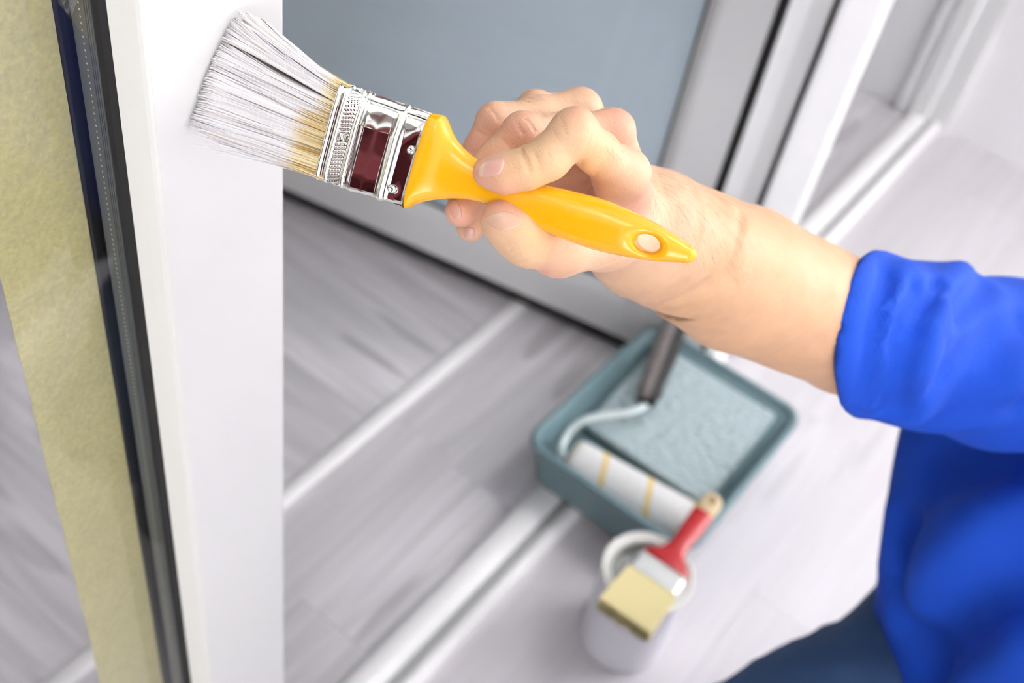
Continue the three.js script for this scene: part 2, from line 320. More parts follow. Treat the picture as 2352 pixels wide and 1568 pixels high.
// ------------------------------------------------------------------ the closed door whose stile is being painted
{
  const d = structure('door_1');
  const XL1 = -0.56, XR1 = 0.3214, FACE = DOORZ, BACK = -0.39, Y0 = 0.03, Y1 = 2.08;
  const BX = 0.2467, BL = 0.2385, GZ = -0.3415;                                  // where the glazing bead starts, where it meets the rubber; the glass
  // stile: rounded front corner on the closing edge, bead sloping down to the glass on the other side
  const stile = [[XR1 - 0.0015, BACK], [XR1, BACK + 0.002], [XR1, FACE - 0.0022], [XR1 - 0.0006, FACE - 0.0006], [XR1 - 0.0022, FACE], [BX + 0.0004, FACE], [BX + 0.0004, BACK]];
  mesh('stile', sweepY(stile, Y0, Y1), M.painted, d);
  mesh('stile', sweepY(stile.map(([x, z]) => [XL1 + (XR1 - x), z]).reverse(), Y0, Y1), M.painted, d);
  const bead = [[BX + 0.0005, FACE - 0.00006], [BX - 0.0012, FACE - 0.0005], [BX - 0.0024, FACE - 0.0018], [BX - 0.0046, FACE - 0.0055], [BL + 0.001, FACE - 0.0105], [BL, FACE - 0.0125], [BL + 0.002, GZ], [BX, GZ]];
  mesh('glazing_bead', sweepY(bead, 0.13, Y1 - 0.09), M.pvcBead, d);
  mesh('glazing_bead', sweepY(bead.map(([x, z]) => [XL1 + (XR1 - x), z]).reverse(), 0.13, Y1 - 0.09), M.pvcBead, d);
  const fx0 = XL1 + (XR1 - BX), rail = (y0, y1) => box(fx0 - 0.002, BX + 0.002, y0, y1, BACK, FACE, 0.002);
  mesh('rail', rail(Y0, Y0 + 0.1), M.painted, d); mesh('rail', rail(Y1 - 0.1, Y1), M.painted, d);
  const G0 = Y0 + 0.1, G1 = Y1 - 0.1, gx0 = fx0 - 0.0;
  mesh('gasket', sweepY([[0.2352, GZ + 0.0006], [0.2362, GZ + 0.0026], [0.2385, GZ + 0.0046], [0.2425, GZ + 0.0046], [0.2425, GZ + 0.0003], [0.236, GZ + 0.0003]], G0, G1), M.rubber, d);
  mesh('gasket', box(0.2335, 0.2455, G0, G1, -0.372, -0.3638, 0.002), M.rubber, d);
  mesh('gasket', box(gx0, gx0 + 0.012, G0, G1, -0.372, -0.3638, 0.002), M.rubber, d);
  mesh('rear_bead', sweepY([[0.2335, -0.372], [0.247, -0.372], [0.247, BACK], [0.245, BACK]], G0, G1), std('#1d1d20', 0.5), d);
  mesh('edge_seal', box(0.2405, 0.246, G0, G1, -0.36, -0.345), M.rubber, d);
  mesh('pane', new THREE.PlaneGeometry(0.245 - gx0, G1 - G0).translate((gx0 + 0.245) / 2, (G0 + G1) / 2, GZ), M.glass, d);
  mesh('pane', new THREE.PlaneGeometry(0.245 - gx0, G1 - G0).translate((gx0 + 0.245) / 2, (G0 + G1) / 2, -0.3632), M.glass, d);
  const sp = mesh('spacer_bar', merged([box(0.2375, 0.2405, G0, G1, -0.3592, -0.3455, 0.0006), ...[-0.3466, -0.348, -0.3494].map((z) => box(0.2371, 0.2376, G0, G1, z - 0.0004, z + 0.0004))]), M.metalGrey, d);
  const holes = [];
  for (let y = 0.42; y < 1.12; y += 0.0031) holes.push(new THREE.CircleGeometry(0.00042, 8).rotateY(-Math.PI / 2).scale(1, 1.25, 1).translate(0.23742, y, -0.3528));
  mesh('perforation', merged(holes), M.dot, sp).userData.kind = 'stuff';
}
{
  const pts = [], n = 160, x = (y, s) => (s ? 0.2328 : 0.1855 + 0.0006 * (noise2(y * 60, 3) - 0.5) + 0.0005 * (noise2(y * 260, 8) - 0.5));
  for (let i = 0; i <= n; i++) { const y = mix(0.14, 1.9, i / n); pts.push([y, x(y, 0), x(y, 1)]); }
  const pos = [], uv = [], idx = [];
  pts.forEach(([y, a, b], i) => { for (const [q, z] of [[a, -0.3636], [b, -0.3636], [b, -0.36385], [a, -0.36385]]) { pos.push(q, y, z); uv.push(q / 0.12, y / 0.12); } if (i) { const o = i * 4, p = o - 4; for (let k = 0; k < 4; k++) { const m = (k + 1) % 4; idx.push(p + k, p + m, o + m, p + k, o + m, o + k); } } });
  const g = new THREE.BufferGeometry(); g.setAttribute('position', new THREE.Float32BufferAttribute(pos, 3)); g.setAttribute('uv', new THREE.Float32BufferAttribute(uv, 2)); g.setIndex(idx); g.computeVertexNormals();
  const t = mesh('masking_tape', g, M.tape); t.userData = { label: 'wide strip of yellowish masking tape stuck along the door glass beside the white stile', category: 'masking tape' };
}

// ------------------------------------------------------------------ the open door with the blue-grey glass
{
  const d = structure('door_2');
  const A = V(1.1367, 0, -0.3859), B = V(1.0085, 0, -1.0163), e = B.clone().sub(A).normalize(), nn = V(-e.z, 0, e.x);   // nn points away from the camera's side
  if (nn.x < 0) nn.negate();
  const LEN = 0.8, TH = 0.045, Y0 = 0.03, Y1 = 2.07, S = 0.062, BEAD = 0.016;
  const P = (u, y, w) => V(A.x + e.x * u + nn.x * w, y, A.z + e.z * u + nn.z * w);
  const bar = (u0, u1, y0, y1, w0, w1, r = 0.003) => { const g = new RoundedBoxGeometry(u1 - u0, y1 - y0, w1 - w0, 2, r).translate((u0 + u1) / 2, (y0 + y1) / 2, (w0 + w1) / 2); g.applyMatrix4(new THREE.Matrix4().makeBasis(e, V(0, 1, 0), nn).setPosition(A)); return g; };
  mesh('stile', bar(0, S, Y0, Y1, 0, TH), M.pvc, d);
  mesh('stile', bar(LEN - S, LEN, Y0, Y1, 0, TH), M.pvc, d);
  mesh('rail', bar(S, LEN - S, Y0, Y0 + 0.068, 0, TH), M.pvc, d);
  mesh('rail', bar(S, LEN - S, Y1 - 0.075, Y1, 0, TH), M.pvc, d);
  const beadU = (u, s) => prism([[u, 0.002], [u, 0.0145], [u + s * BEAD, 0.0145], [u + s * BEAD, 0.011], [u + s * 0.003, 0.001]], (a, b, t) => P(a, t, b), Y0 + 0.068, Y1 - 0.075);
  const beadY = (y, s) => prism([[y, 0.002], [y, 0.0145], [y + s * BEAD, 0.0145], [y + s * BEAD, 0.011], [y + s * 0.003, 0.001]], (a, b, t) => P(t, a, b), S, LEN - S);
  mesh('glazing_bead', beadU(S, 1), M.pvc, d); mesh('glazing_bead', beadU(LEN - S, -1), M.pvc, d);
  mesh('glazing_bead', beadY(Y0 + 0.068, 1), M.pvc, d); mesh('glazing_bead', beadY(Y1 - 0.075, -1), M.pvc, d);
  const g0 = S + BEAD, g1 = LEN - S - BEAD, y0 = Y0 + 0.068 + BEAD, y1 = Y1 - 0.075 - BEAD, gs = (a, b, c, f) => bar(a, b, c, f, 0.0105, 0.0145, 0.001);
  mesh('gasket', merged([gs(g0, g0 + 0.003, y0, y1), gs(g1 - 0.003, g1, y0, y1), gs(g0, g1, y0, y0 + 0.003), gs(g0, g1, y1 - 0.003, y1)]), M.rubber, d);
  const pane = prism([[g0 - 0.004, 0.0135], [g1 + 0.004, 0.0135], [g1 + 0.004, 0.0136], [g0 - 0.004, 0.0136]], (a, b, t) => P(a, t, b), y0 - 0.004, y1 + 0.004);
  mesh('pane', pane, M.glass, d);
  mesh('privacy_film', bar(g0 - 0.004, g1 + 0.004, y0 - 0.004, y1 + 0.004, 0.016, 0.0175, 0.0005), M.film, d);
  mesh('drop_seal', bar(0.002, LEN - 0.004, 0.010, Y0, 0.004, 0.034, 0.002), M.rubber, d);
  mesh('hinge_seal', bar(-0.010, 0.001, Y0, Y1, -0.001, 0.012, 0.001), M.rubber, d);
}

// ------------------------------------------------------------------ the paintbrush in the hand
const D0 = 0.4705, PX = D0 / F;                                                   // metres per pixel at the brush
const brushO = at(962, 368, D0);
const brushA = at(1600, 590, 0.452).sub(brushO).normalize();                        // towards the end of the handle
const brushV = turn(V(-0.3286, 0.9445, 0.28)); brushV.addScaledVector(brushA, -brushV.dot(brushA)).normalize();   // across it, downwards in view
const brushN = V().crossVectors(brushA, brushV).normalize(); if (brushN.dot(eye.clone().sub(brushO)) < 0) brushN.negate();
const onBrush = (px, py) => { const r = ray(px, py), t = brushO.clone().sub(eye).dot(brushN) / r.dot(brushN), p = r.multiplyScalar(t).add(eye).sub(brushO); return [p.dot(brushA), p.dot(brushV)]; };
const toWorld = (a, v, n) => V(brushO.x + brushA.x * a + brushV.x * v + brushN.x * n, brushO.y + brushA.y * a + brushV.y * v + brushN.y * n, brushO.z + brushA.z * a + brushV.z * v + brushN.z * n);
const HANDLE_TOP = [[1005, 262], [1021, 268], [1040, 308], [1060, 335], [1090, 362], [1150, 397], [1200, 413], [1250, 423], [1300, 435], [1400, 463], [1500, 509], [1560, 545], [1590, 567]].map((p) => onBrush(...p));
const HANDLE_BOTTOM = [[918, 475], [932, 480], [960, 467], [1000, 458.5], [1050, 456], [1100, 463], [1160, 484], [1220, 515], [1290, 546], [1350, 568], [1420, 585], [1500, 598], [1560, 602], [1582, 601]].map((p) => onBrush(...p));
const HANDLE_END = onBrush(1602, 584)[0];
const handleHalf = (a) => { const t = curve(HANDLE_TOP, a), b = curve(HANDLE_BOTTOM, a); return [(t + b) / 2, Math.max(0.0008, (b - t) / 2)]; };
const handleThick = [[-0.003, 0.0074], [0.004, 0.0078], [0.012, 0.0066], [0.026, 0.0058], [0.036, 0.0060], [0.06, 0.0080], [0.085, 0.0083], [0.105, 0.0072], [HANDLE_END, 0.0035]];
const HOLE = onBrush(1490, 556);
function handleField(a, v, n) {
  const aa = clamp(a, -0.002, HANDLE_END - 0.0045), [c, h0] = handleHalf(aa), t0 = curve(handleThick, aa);
  const endRound = a > HANDLE_END - 0.0045 ? Math.sqrt(Math.max(0.0, 1 - Math.pow((a - HANDLE_END + 0.0045) / 0.0045, 2))) : 1, h = h0 * Math.max(endRound, 0.02), dish = Math.hypot((a - HOLE[0]) / 0.0075, (v - HOLE[1]) / 0.0062), t = t0 * Math.max(endRound, 0.02) * (1 - 0.16 * Math.exp(-dish * dish * dish));
  const p = 2.5 + 1.2 * smooth(0.016, 0.0, a), q = Math.pow(Math.abs((v - c) / h), p) + Math.pow(Math.abs(n / t), p);
  let d = (Math.pow(q, 1 / p) - 1) * Math.min(h, t) * 0.8;
  d = smax(d, -a - 0.0004, 0.0016);
  const hx = (a - HOLE[0]) / 0.0050, hv = (v - HOLE[1]) / 0.0034, ring = (Math.sqrt(hx * hx + hv * hv) - 1) * 0.0040;
  return smax(d, -ring, 0.0032);
}
const inBrush = (x, y, z) => { const px = x - brushO.x, py = y - brushO.y, pz = z - brushO.z; return [px * brushA.x + py * brushA.y + pz * brushA.z, px * brushV.x + py * brushV.y + pz * brushV.z, px * brushN.x + py * brushN.y + pz * brushN.z]; };
const basis = new THREE.Matrix4().makeBasis(brushA, brushV, brushN);
const rightHanded = basis.determinant() > 0;
{
  const b = thing('paintbrush', 'flat paintbrush with a glossy yellow handle, held in the hand against the white door stile', 'paintbrush', brushO);
  const local = (g) => { g.applyMatrix4(basis); if (!rightHanded && g.index) { const a = g.index.array; for (let i = 0; i < a.length; i += 3) { const t = a[i]; a[i] = a[i + 1]; a[i + 1] = t; } } return g; };
  const yellow = phys('#ffb90a', 0.25, { clearcoat: 0.4, clearcoatRoughness: 0.1 });
  mesh('handle', local(nets(handleField, [-0.004, -0.024, -0.0105], [HANDLE_END + 0.003, 0.026, 0.0105], 0.0011)), yellow, b);
  // ferrule: a flat metal sleeve with rolled edge, beads, a milled band and a dented plain field
  const FL = onBrush(762, 300)[0], topL = onBrush(800, 194)[1], botL = onBrush(724, 406)[1], topR = onBrush(1004, 262)[1] + 0.0004, botR = onBrush(919, 474)[1] - 0.0004, NS = 240, NT = 260;
  const pos = [], nor = [], uv = [], idx = [];
  const bead = (u, c, w, h) => h * Math.exp(-Math.pow((u - c) / w, 2));
  const relief = (u, v, front) => {                                               // u 0..1 from bristles to handle; v metres across
    let r = bead(u, 0.015, 0.02, 0.0005) + bead(u, 0.105, 0.018, 0.00055) + bead(u, 0.295, 0.022, 0.0006) + bead(u, 0.335, 0.014, 0.0002) + bead(u, 0.735, 0.02, 0.00055) - bead(u, 0.77, 0.012, 0.0002);
    const band = smooth(0.125, 0.145, u) * smooth(0.265, 0.245, u);
    if (band > 0) { const s = v / 0.00165 + (u - 0.19) * 8, k = Math.abs(s - Math.round(s)); r += band * (0.00042 * smooth(0.33, 0.18, k) - 0.0001); }
    if (front) {
      const field = smooth(0.34, 0.4, u) * smooth(0.72, 0.66, u) + smooth(0.78, 0.82, u) * smooth(1.0, 0.97, u);
      r += field * (0.00040 * (noise2(u * 5.2 + 3.3, v * 110 + 9) - 0.5) - 0.00012 * smooth(0.012, 0.0, Math.abs(v - 0.002)));
      r -= mix(0.25, 1, smooth(0.1, 0.3, u)) * 0.19 * Math.max(0, -0.0068 - v) + 0.075 * field * (u - 0.55) * -FL * smooth(-0.012, -0.006, v);
      for (const [nu, nv] of NAILS) { const q = Math.hypot((u - nu) * -FL, v - nv); r -= 0.00035 * Math.exp(-Math.pow(q / 0.0024, 2)); }
    }
    return r;
  };
  const NAILS = [[955, 344], [911, 432]].map((p) => { const [a, v] = onBrush(...p); return [1 - a / FL, v]; });
  const skin = (i, j) => {
    const u = i / NS, a = FL * (1 - u), th = (j / NT) * 2 * Math.PI, top = mix(topL, topR, u), bot = mix(botL, botR, u), w = (bot - top) / 2, c = (top + bot) / 2, t = mix(0.0060, 0.0068, u);
    const p = 0.42, cs = Math.cos(th), sn = Math.sin(th), v = c + w * Math.sign(cs) * Math.pow(Math.abs(cs), p), n = t * Math.sign(sn) * Math.pow(Math.abs(sn), p);
    const r = relief(u, v, n > 0), nx = Math.sign(cs) * Math.pow(Math.abs(cs), 2 - p) / w, nz = Math.sign(sn) * Math.pow(Math.abs(sn), 2 - p) / t, l = Math.hypot(nx, nz) || 1;
    return V(a, v + (r * nx) / l, n + (r * nz) / l);
  };
  // vertices are spread evenly round the sleeve by arc length
  const js = []; { const N = 4000; let len = 0; const acc = [0]; const q = (k) => { const th = (k / N) * 2 * Math.PI, cs = Math.cos(th), sn = Math.sin(th); return [0.02 * Math.sign(cs) * Math.pow(Math.abs(cs), 0.42), 0.0064 * Math.sign(sn) * Math.pow(Math.abs(sn), 0.42)]; }; for (let k = 1; k <= N; k++) { const a = q(k - 1), b2 = q(k); len += Math.hypot(a[0] - b2[0], a[1] - b2[1]); acc.push(len); } let k = 0; for (let j = 0; j <= NT; j++) { while (acc[k] < (len * j) / NT - 1e-12 && k < N) k++; js.push((k / N) * NT); } }
  for (let i = 0; i <= NS; i++) for (let j = 0; j <= NT; j++) {
    const p = skin(i, js[j]); pos.push(p.x, p.y, p.z); uv.push(i / NS, j / NT);
    if (i && j) { const o = i * (NT + 1) + j; idx.push(o, o - 1, o - NT - 2, o, o - NT - 2, o - NT - 1); }
  }
  const g = new THREE.BufferGeometry(); g.setAttribute('position', new THREE.Float32BufferAttribute(pos, 3)); g.setAttribute('uv', new THREE.Float32BufferAttribute(uv, 2)); g.setIndex(idx); g.computeVertexNormals();
  const ferrule = mesh('ferrule', local(g), M.chrome, b);
  for (const [nu, nv] of NAILS) mesh('nail', local(lathe([[0.0001, 0.0004], [0.0004, 0.0002], [0.0008, 0.0006], [0.0012, 0.0006], [0.0016, 0.0002], [0.0017, -0.0006]], 24).rotateX(Math.PI / 2).translate(FL * (1 - nu), nv, 0.0068)), M.chrome, ferrule);

  // bristles: strands in clumps, their ends dragged over the stile, white paint over two thirds of their length
  const TIP = [[-1, 560, 30], [-0.9, 572, 44], [-0.75, 532, 62], [-0.5, 505, 112], [-0.25, 484, 142], [0, 470, 182], [0.25, 464, 222], [0.5, 458, 262], [0.8, 463, 292], [1, 486, 312]].map(([t, x, y]) => [t, ...onBrush(x, y)]);
  const tipA = TIP.map((p) => [p[0], p[1]]), tipV = TIP.map((p) => [p[0], p[2]]);
  const LINE = [[-1, 772, 172], [-0.6, 764, 205], [-0.3, 752, 246], [-0.22, 716, 262], [0.1, 700, 300], [0.4, 690, 338], [0.7, 672, 360], [1, 664, 376]].map(([t, x, y]) => [t, onBrush(x, y)[0]]);
  const CLUMP = [[-1.02, -0.84, 0.9], [-0.84, -0.60, 0.75], [-0.60, -0.36, 0.75], [-0.36, -0.28, 0.2], [-0.28, 0.02, 0.2], [0.02, 0.3, 0.2], [0.3, 0.62, 0.22], [0.62, 0.84, 0.3], [0.84, 1.02, 0.35]];
  const out = { pos: [], col: [], idx: [] };
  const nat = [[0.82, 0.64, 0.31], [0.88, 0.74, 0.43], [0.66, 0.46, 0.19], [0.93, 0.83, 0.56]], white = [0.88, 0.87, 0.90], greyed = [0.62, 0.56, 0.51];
  function strand(t, layer, opts = {}) {
    const clump = CLUMP.find(([a, c]) => t >= a && t <= c) ?? CLUMP[3], mid = (clump[0] + clump[1]) / 2, wild = opts.wild ?? 0;
    const a0 = FL + 0.004, v0 = mix(topL, botL, (t + 1) / 2) * 0.985, n0 = layer * 0.0053 * (1 - 0.4 * smooth(-0.4, -1, t));
    const fine = (noise2(t * 38 + 5, layer * 3 + 20) - 0.5);
    const a1 = curve(tipA, t) + rr(-0.005, 0.002) + 0.008 * Math.pow(rnd(), 3) + 0.0025 * fine + (opts.short ?? 0), v1 = curve(tipV, t) + rr(-0.0006, 0.0006) + 0.0018 * fine + wild * rr(-0.006, 0.006);
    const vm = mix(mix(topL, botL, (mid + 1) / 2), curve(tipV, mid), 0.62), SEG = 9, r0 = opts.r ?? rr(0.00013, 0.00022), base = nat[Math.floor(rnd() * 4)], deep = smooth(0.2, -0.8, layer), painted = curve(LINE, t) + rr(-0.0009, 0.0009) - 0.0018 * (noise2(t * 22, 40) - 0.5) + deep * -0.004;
    const centre = [];
    for (let k = 0; k <= SEG; k++) {
      const u = k / SEG, s = Math.pow(u, 1.25), c = clump[2] * (t < -0.28 ? 0.85 : 0.6) * Math.sin(Math.PI * Math.pow(u, 1.15)) * (layer < -0.45 ? 0.1 : 1);
      let v = mix(mix(v0, v1, s), vm * 1.0 + (mix(v0, v1, s) - mix(mix(topL, botL, (mid + 1) / 2), curve(tipV, mid), s)) * 0.4 + (mix(mix(topL, botL, (mid + 1) / 2), curve(tipV, mid), s) - vm), c);
      v += 0.0004 * (noise2(u * 4 + t * 9, t * 31 + layer * 5) - 0.5) * 2 * u;
      const n = n0 * (1 - 0.55 * u) + 0.0012 * (noise2(t * 14, 3.3) - 0.5) * u + wild * u * rr(0, 0.003), a = mix(a0, a1, u);
      const p = toWorld(a, v, n);
      const lift = DOORZ + 0.0004 + 0.0016 * (layer + 1) * 0.5 * (1 - 0.5 * u);
      if (p.z < lift && p.x < 0.322) p.z = lift;
      centre.push([p, a]);
    }
    const first = out.pos.length / 3;
    for (let k = 0; k <= SEG; k++) {
      const [p, a] = centre[k], q = centre[Math.min(SEG, k + 1)][0].clone().sub(centre[Math.max(0, k - 1)][0]).normalize();
      const e1 = V().crossVectors(q, brushN).normalize(), e2 = V().crossVectors(e1, q), wet = smooth(0.0006, -0.0006, a - painted), r = r0 * (1 + 0.75 * wet) * (k === SEG ? 0.3 : 1);
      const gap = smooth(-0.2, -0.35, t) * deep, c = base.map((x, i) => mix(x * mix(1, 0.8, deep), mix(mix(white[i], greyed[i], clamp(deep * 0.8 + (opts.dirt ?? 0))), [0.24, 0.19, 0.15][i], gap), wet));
      for (let m = 0; m < 4; m++) { const w = (m / 4) * 2 * Math.PI; out.pos.push(p.x + (e1.x * Math.cos(w) + e2.x * Math.sin(w)) * r - brushO.x, p.y + (e1.y * Math.cos(w) + e2.y * Math.sin(w)) * r - brushO.y, p.z + (e1.z * Math.cos(w) + e2.z * Math.sin(w)) * r - brushO.z); out.col.push(...c); }
      if (k) for (let m = 0; m < 4; m++) { const o = first + k * 4 + m, o2 = first + k * 4 + ((m + 1) % 4); out.idx.push(o - 4, o2 - 4, o2, o - 4, o2, o); }
    }
  }
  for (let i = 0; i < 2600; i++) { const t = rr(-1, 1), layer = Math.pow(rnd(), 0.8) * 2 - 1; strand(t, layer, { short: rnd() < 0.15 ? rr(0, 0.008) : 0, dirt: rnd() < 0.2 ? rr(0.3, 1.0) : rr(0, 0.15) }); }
  for (let i = 0; i < 26; i++) strand(rr(0.9, 1.0), 0.3, { wild: 1.2, r: 0.00011 });
  for (let i = 0; i < 16; i++) strand(rr(-1, 1), 0.95, { wild: 0.7, r: 0.0001, short: rr(0, 0.02) });
  const bg = new THREE.BufferGeometry(); bg.setAttribute('position', new THREE.Float32BufferAttribute(out.pos, 3)); bg.setAttribute('color', new THREE.Float32BufferAttribute(out.col, 3)); bg.setIndex(out.idx); bg.computeVertexNormals();
  const br = mesh('bristles', bg, std('#ffffff', 0.6, { vertexColors: true }), b); br.userData = { kind: 'stuff' };
}

// ------------------------------------------------------------------ roller tray, roller, paint can, second brush on the floor
const teal = phys('#6f898f', 0.42), tealDark = phys('#52686f', 0.45);
const TRAY = { x0: 0.817, x1: 1.128, z0: -0.405, z1: -0.160 };
{
  const t = thing('paint_tray', 'blue-grey plastic roller tray with a textured ramp lying across the threshold', 'paint tray', V((TRAY.x0 + TRAY.x1) / 2, 0.02, (TRAY.z0 + TRAY.z1) / 2));
  const cx = t.position.x, cz = t.position.z, N = 128;
  const ring = (inset, yf, rad) => {                                                // rounded rectangle; yf(x) is the height
    const x0 = TRAY.x0 + inset, x1 = TRAY.x1 - inset, z0 = TRAY.z0 + inset, z1 = TRAY.z1 - inset, r = Math.max(rad, 0.004), pts = [];
    for (const [qx, qz, a0] of [[x1 - r, z1 - r, 0], [x0 + r, z1 - r, 1], [x0 + r, z0 + r, 2], [x1 - r, z0 + r, 3]]) for (let k = 0; k < N / 4; k++) { const a = (a0 + k / (N / 4 - 1)) * Math.PI / 2, x = qx + r * Math.cos(a), z = qz + r * Math.sin(a); pts.push([x - cx, yf(x) - 0.02, z - cz]); }
    return pts;
  };
  const loft = (rings, cap) => {
    const pos = [], idx = []; rings.forEach((r) => r.forEach((p) => pos.push(...p)));
    for (let i = 1; i < rings.length; i++) for (let k = 0; k < N; k++) { const a = (i - 1) * N + k, b = (i - 1) * N + ((k + 1) % N); idx.push(a, b, b + N, a, b + N, a + N); }
    if (cap) { const o = (rings.length - 1) * N; for (let k = 1; k < N - 1; k++) idx.push(o, o + k, o + k + 1); }
    const g = new THREE.BufferGeometry(); g.setAttribute('position', new THREE.Float32BufferAttribute(pos, 3)); g.setIndex(idx); g.setAttribute('uv', new THREE.Float32BufferAttribute(new Float32Array((pos.length / 3) * 2), 2)); g.computeVertexNormals(); return g;
  };
  const rimY = (x) => mix(0.105, 0.094, (x - TRAY.x0) / (TRAY.x1 - TRAY.x0));
  const lip = (d) => (x) => rimY(x) - d, wellY = (x) => mix(0.030, 0.030 + 0.052 * smooth(0.9, 1.11, x), 1);
  mesh('tray_body', loft([ring(0.016, () => 0.0205, 0.02), ring(0.012, () => 0.03, 0.022), ring(0.004, lip(0.012), 0.028), ring(-0.002, lip(0.010), 0.031), ring(-0.004, lip(0.006), 0.032), ring(-0.0035, lip(0.002), 0.032), ring(-0.001, lip(0), 0.03), ring(0.004, lip(0), 0.026), ring(0.0065, lip(0.002), 0.024), ring(0.008, lip(0.007), 0.022), ring(0.0165, (x) => wellY(x) + 0.004, 0.014), ring(0.021, wellY, 0.012)], true), teal, t);
  // the ramp: a panel of raised grains, its foot a step above the well
  const X0 = 0.925, X1 = TRAY.x1 - 0.026, Z0 = TRAY.z0 + 0.026, Z1 = TRAY.z1 - 0.026, nx = 110, nz = 90, pos = [], uv = [], idx = [];
  for (let i = 0; i <= nx; i++) for (let k = 0; k <= nz; k++) {
    const x = mix(X0, X1, i / nx), z = mix(Z0, Z1, k / nz), edge = i === 0 || i === nx || k === 0 || k === nz, y = mix(0.061, 0.089, i / nx) + (edge ? (i === 0 ? -0.003 : -0.012) : 0.0026 * (noise2(i * 0.5, k * 0.5) + 0.5 * noise2(i * 1.3 + 30, k * 1.3)));
    pos.push(x - cx, y - 0.02, z - cz); uv.push(i / nx, k / nz);
    if (i && k) { const o = i * (nz + 1) + k; idx.push(o, o - nz - 1, o - nz - 2, o, o - nz - 2, o - 1); }
  }
  const g = new THREE.BufferGeometry(); g.setAttribute('position', new THREE.Float32BufferAttribute(pos, 3)); g.setAttribute('uv', new THREE.Float32BufferAttribute(uv, 2)); g.setIndex(idx); g.computeVertexNormals();
  mesh('ramp', g, phys('#b4c6c9', 0.5), t);
}
{
  const A = onLevel(1309, 1057, 0.064), B = onLevel(1591, 1215, 0.064), R = 0.031, r = thing('paint_roller', 'white roller with yellow spiral stripes and grey handle lying in the tray', 'paint roller', A.clone());
  const dir = B.clone().sub(A), L = dir.length(); dir.normalize();
  const stripes = texture(256, 256, (u, v) => { const s = (v * 4.8 - u * 1 + 1.30) % 1, k = smooth(0.07, 0.04, Math.abs(s - 0.5)), n = 0.97 + 0.03 * noise2(u * 90, v * 90, 90, 90); return [n, mix(n, 0.86, k), mix(n, 0.52, k)]; }, true);
  const fleece = phys('#f6f6f4', 0.95, { map: stripes, bumpMap: bumpFine, bumpScale: 0.0006 });
  const q = new THREE.Quaternion().setFromUnitVectors(V(0, 1, 0), dir);
  mesh('roller_sleeve', lathe([[0.0185, 0.0], [R - 0.004, 0], [R - 0.001, 0.002], [R, 0.006], ...Array.from({ length: 9 }, (_, i) => [R, mix(0.012, L - 0.012, i / 8)]), [R, L - 0.006], [R - 0.001, L - 0.002], [R - 0.004, L], [0.0185, L]], 64).applyQuaternion(q), fleece, r);
  mesh('end_cap', lathe([[0.0001, -0.006], [0.006, -0.006], [0.008, -0.003], [0.0165, -0.002], [0.0185, 0.001], [0.0185, 0.02]], 40).applyQuaternion(q), std('#5a4038', 0.5), r);
  mesh('end_cap', lathe([[0.0185, L - 0.02], [0.0185, L - 0.001], [0.0001, L + 0.001]], 40).applyQuaternion(q), std('#5a4038', 0.5), r);
  const w = [[1309, 1057, 0.064], [1296, 1050, 0.064], [1290, 1038, 0.066], [1297, 1008, 0.07], [1316, 982, 0.079], [1348, 962, 0.09], [1400, 953, 0.097], [1450, 945, 0.103], [1482, 930, 0.107], [1500, 912, 0.109]].map((p) => onLevel(...p).sub(A));
  mesh('wire_frame', tube(w, 0.005, 90, 14), phys('#e8f4f3', 0.3, { metalness: 0.1 }), r);
  const h0 = onLevel(1482, 925, 0.112).sub(A), h1 = onLevel(1574, 690, 0.132).sub(A), ax = h1.clone().sub(h0).normalize(), HL = h1.distanceTo(h0), hq = new THREE.Quaternion().setFromUnitVectors(V(0, 1, 0), ax);
  const side = V().crossVectors(ax, V(0, 1, 0)).normalize(), top = V().crossVectors(side, ax);
  const prof = [[0.0001, 0], [0.010, 0.0005], [0.0135, 0.004], [0.0150, 0.012], [0.0170, 0.02], [0.0158, 0.032], [0.0170, 0.06], [0.0180, 0.1], [0.0165, HL - 0.012], [0.012, HL - 0.002], [0.0001, HL]];
  mesh('handle', lathe(prof, 32).applyQuaternion(hq).translate(h0.x, h0.y, h0.z), std('#161414', 0.6), r);
  const inlay = new THREE.LatheGeometry(prof.slice(1, -1).map(([a, y]) => new THREE.Vector2(a + 0.0009, y)), 24, 0, 1.9 * Math.PI / 2 + 0.3); inlay.rotateY(Math.PI / 2 + 0.25); inlay.applyQuaternion(hq).translate(h0.x, h0.y, h0.z);
  mesh('grip_inlay', inlay, std('#8d8683', 0.6), r);
}
const CH = 0.018, CAN = onLevel(1487, 1315, 0.122 + CH).setY(0);
{
  const c = thing('paint_can', 'open white paint can with a pale lavender side, standing in front of the tray', 'paint can', CAN.clone());
  mesh('can_body', lathe([[0.0001, 0], [0.047, 0], [0.050, 0.001], [0.0515, 0.004], [0.0505, 0.007], [0.0500, 0.112 + CH], [0.0512, 0.115 + CH], [0.0515, 0.118 + CH], [0.0505, 0.121 + CH]], 96), phys('#dcdae2', 0.4), c);
  mesh('rim', lathe([[0.0505, 0.121 + CH], [0.0525, 0.1225 + CH], [0.0530, 0.1245 + CH], [0.0518, 0.1262 + CH], [0.0490, 0.1255 + CH], [0.0478, 0.1235 + CH], [0.0462, 0.1228 + CH], [0.0445, 0.1240 + CH], [0.0425, 0.1240 + CH], [0.0410, 0.1222 + CH], [0.0405, 0.119 + CH]], 96), phys('#f0f0ea', 0.3), c);
  mesh('inner_wall', lathe([[0.0405, 0.119 + CH], [0.0404, 0.1]], 64), new THREE.MeshStandardMaterial({ color: new THREE.Color('#b9bdb9'), metalness: 0.5, roughness: 0.35, side: THREE.DoubleSide }), c);
  mesh('paint', lathe([[0.0404, 0.1005 + CH], [0.039, 0.0998 + CH], [0.0001, 0.0998 + CH]], 64), phys('#b6bab7', 0.25), c);
}
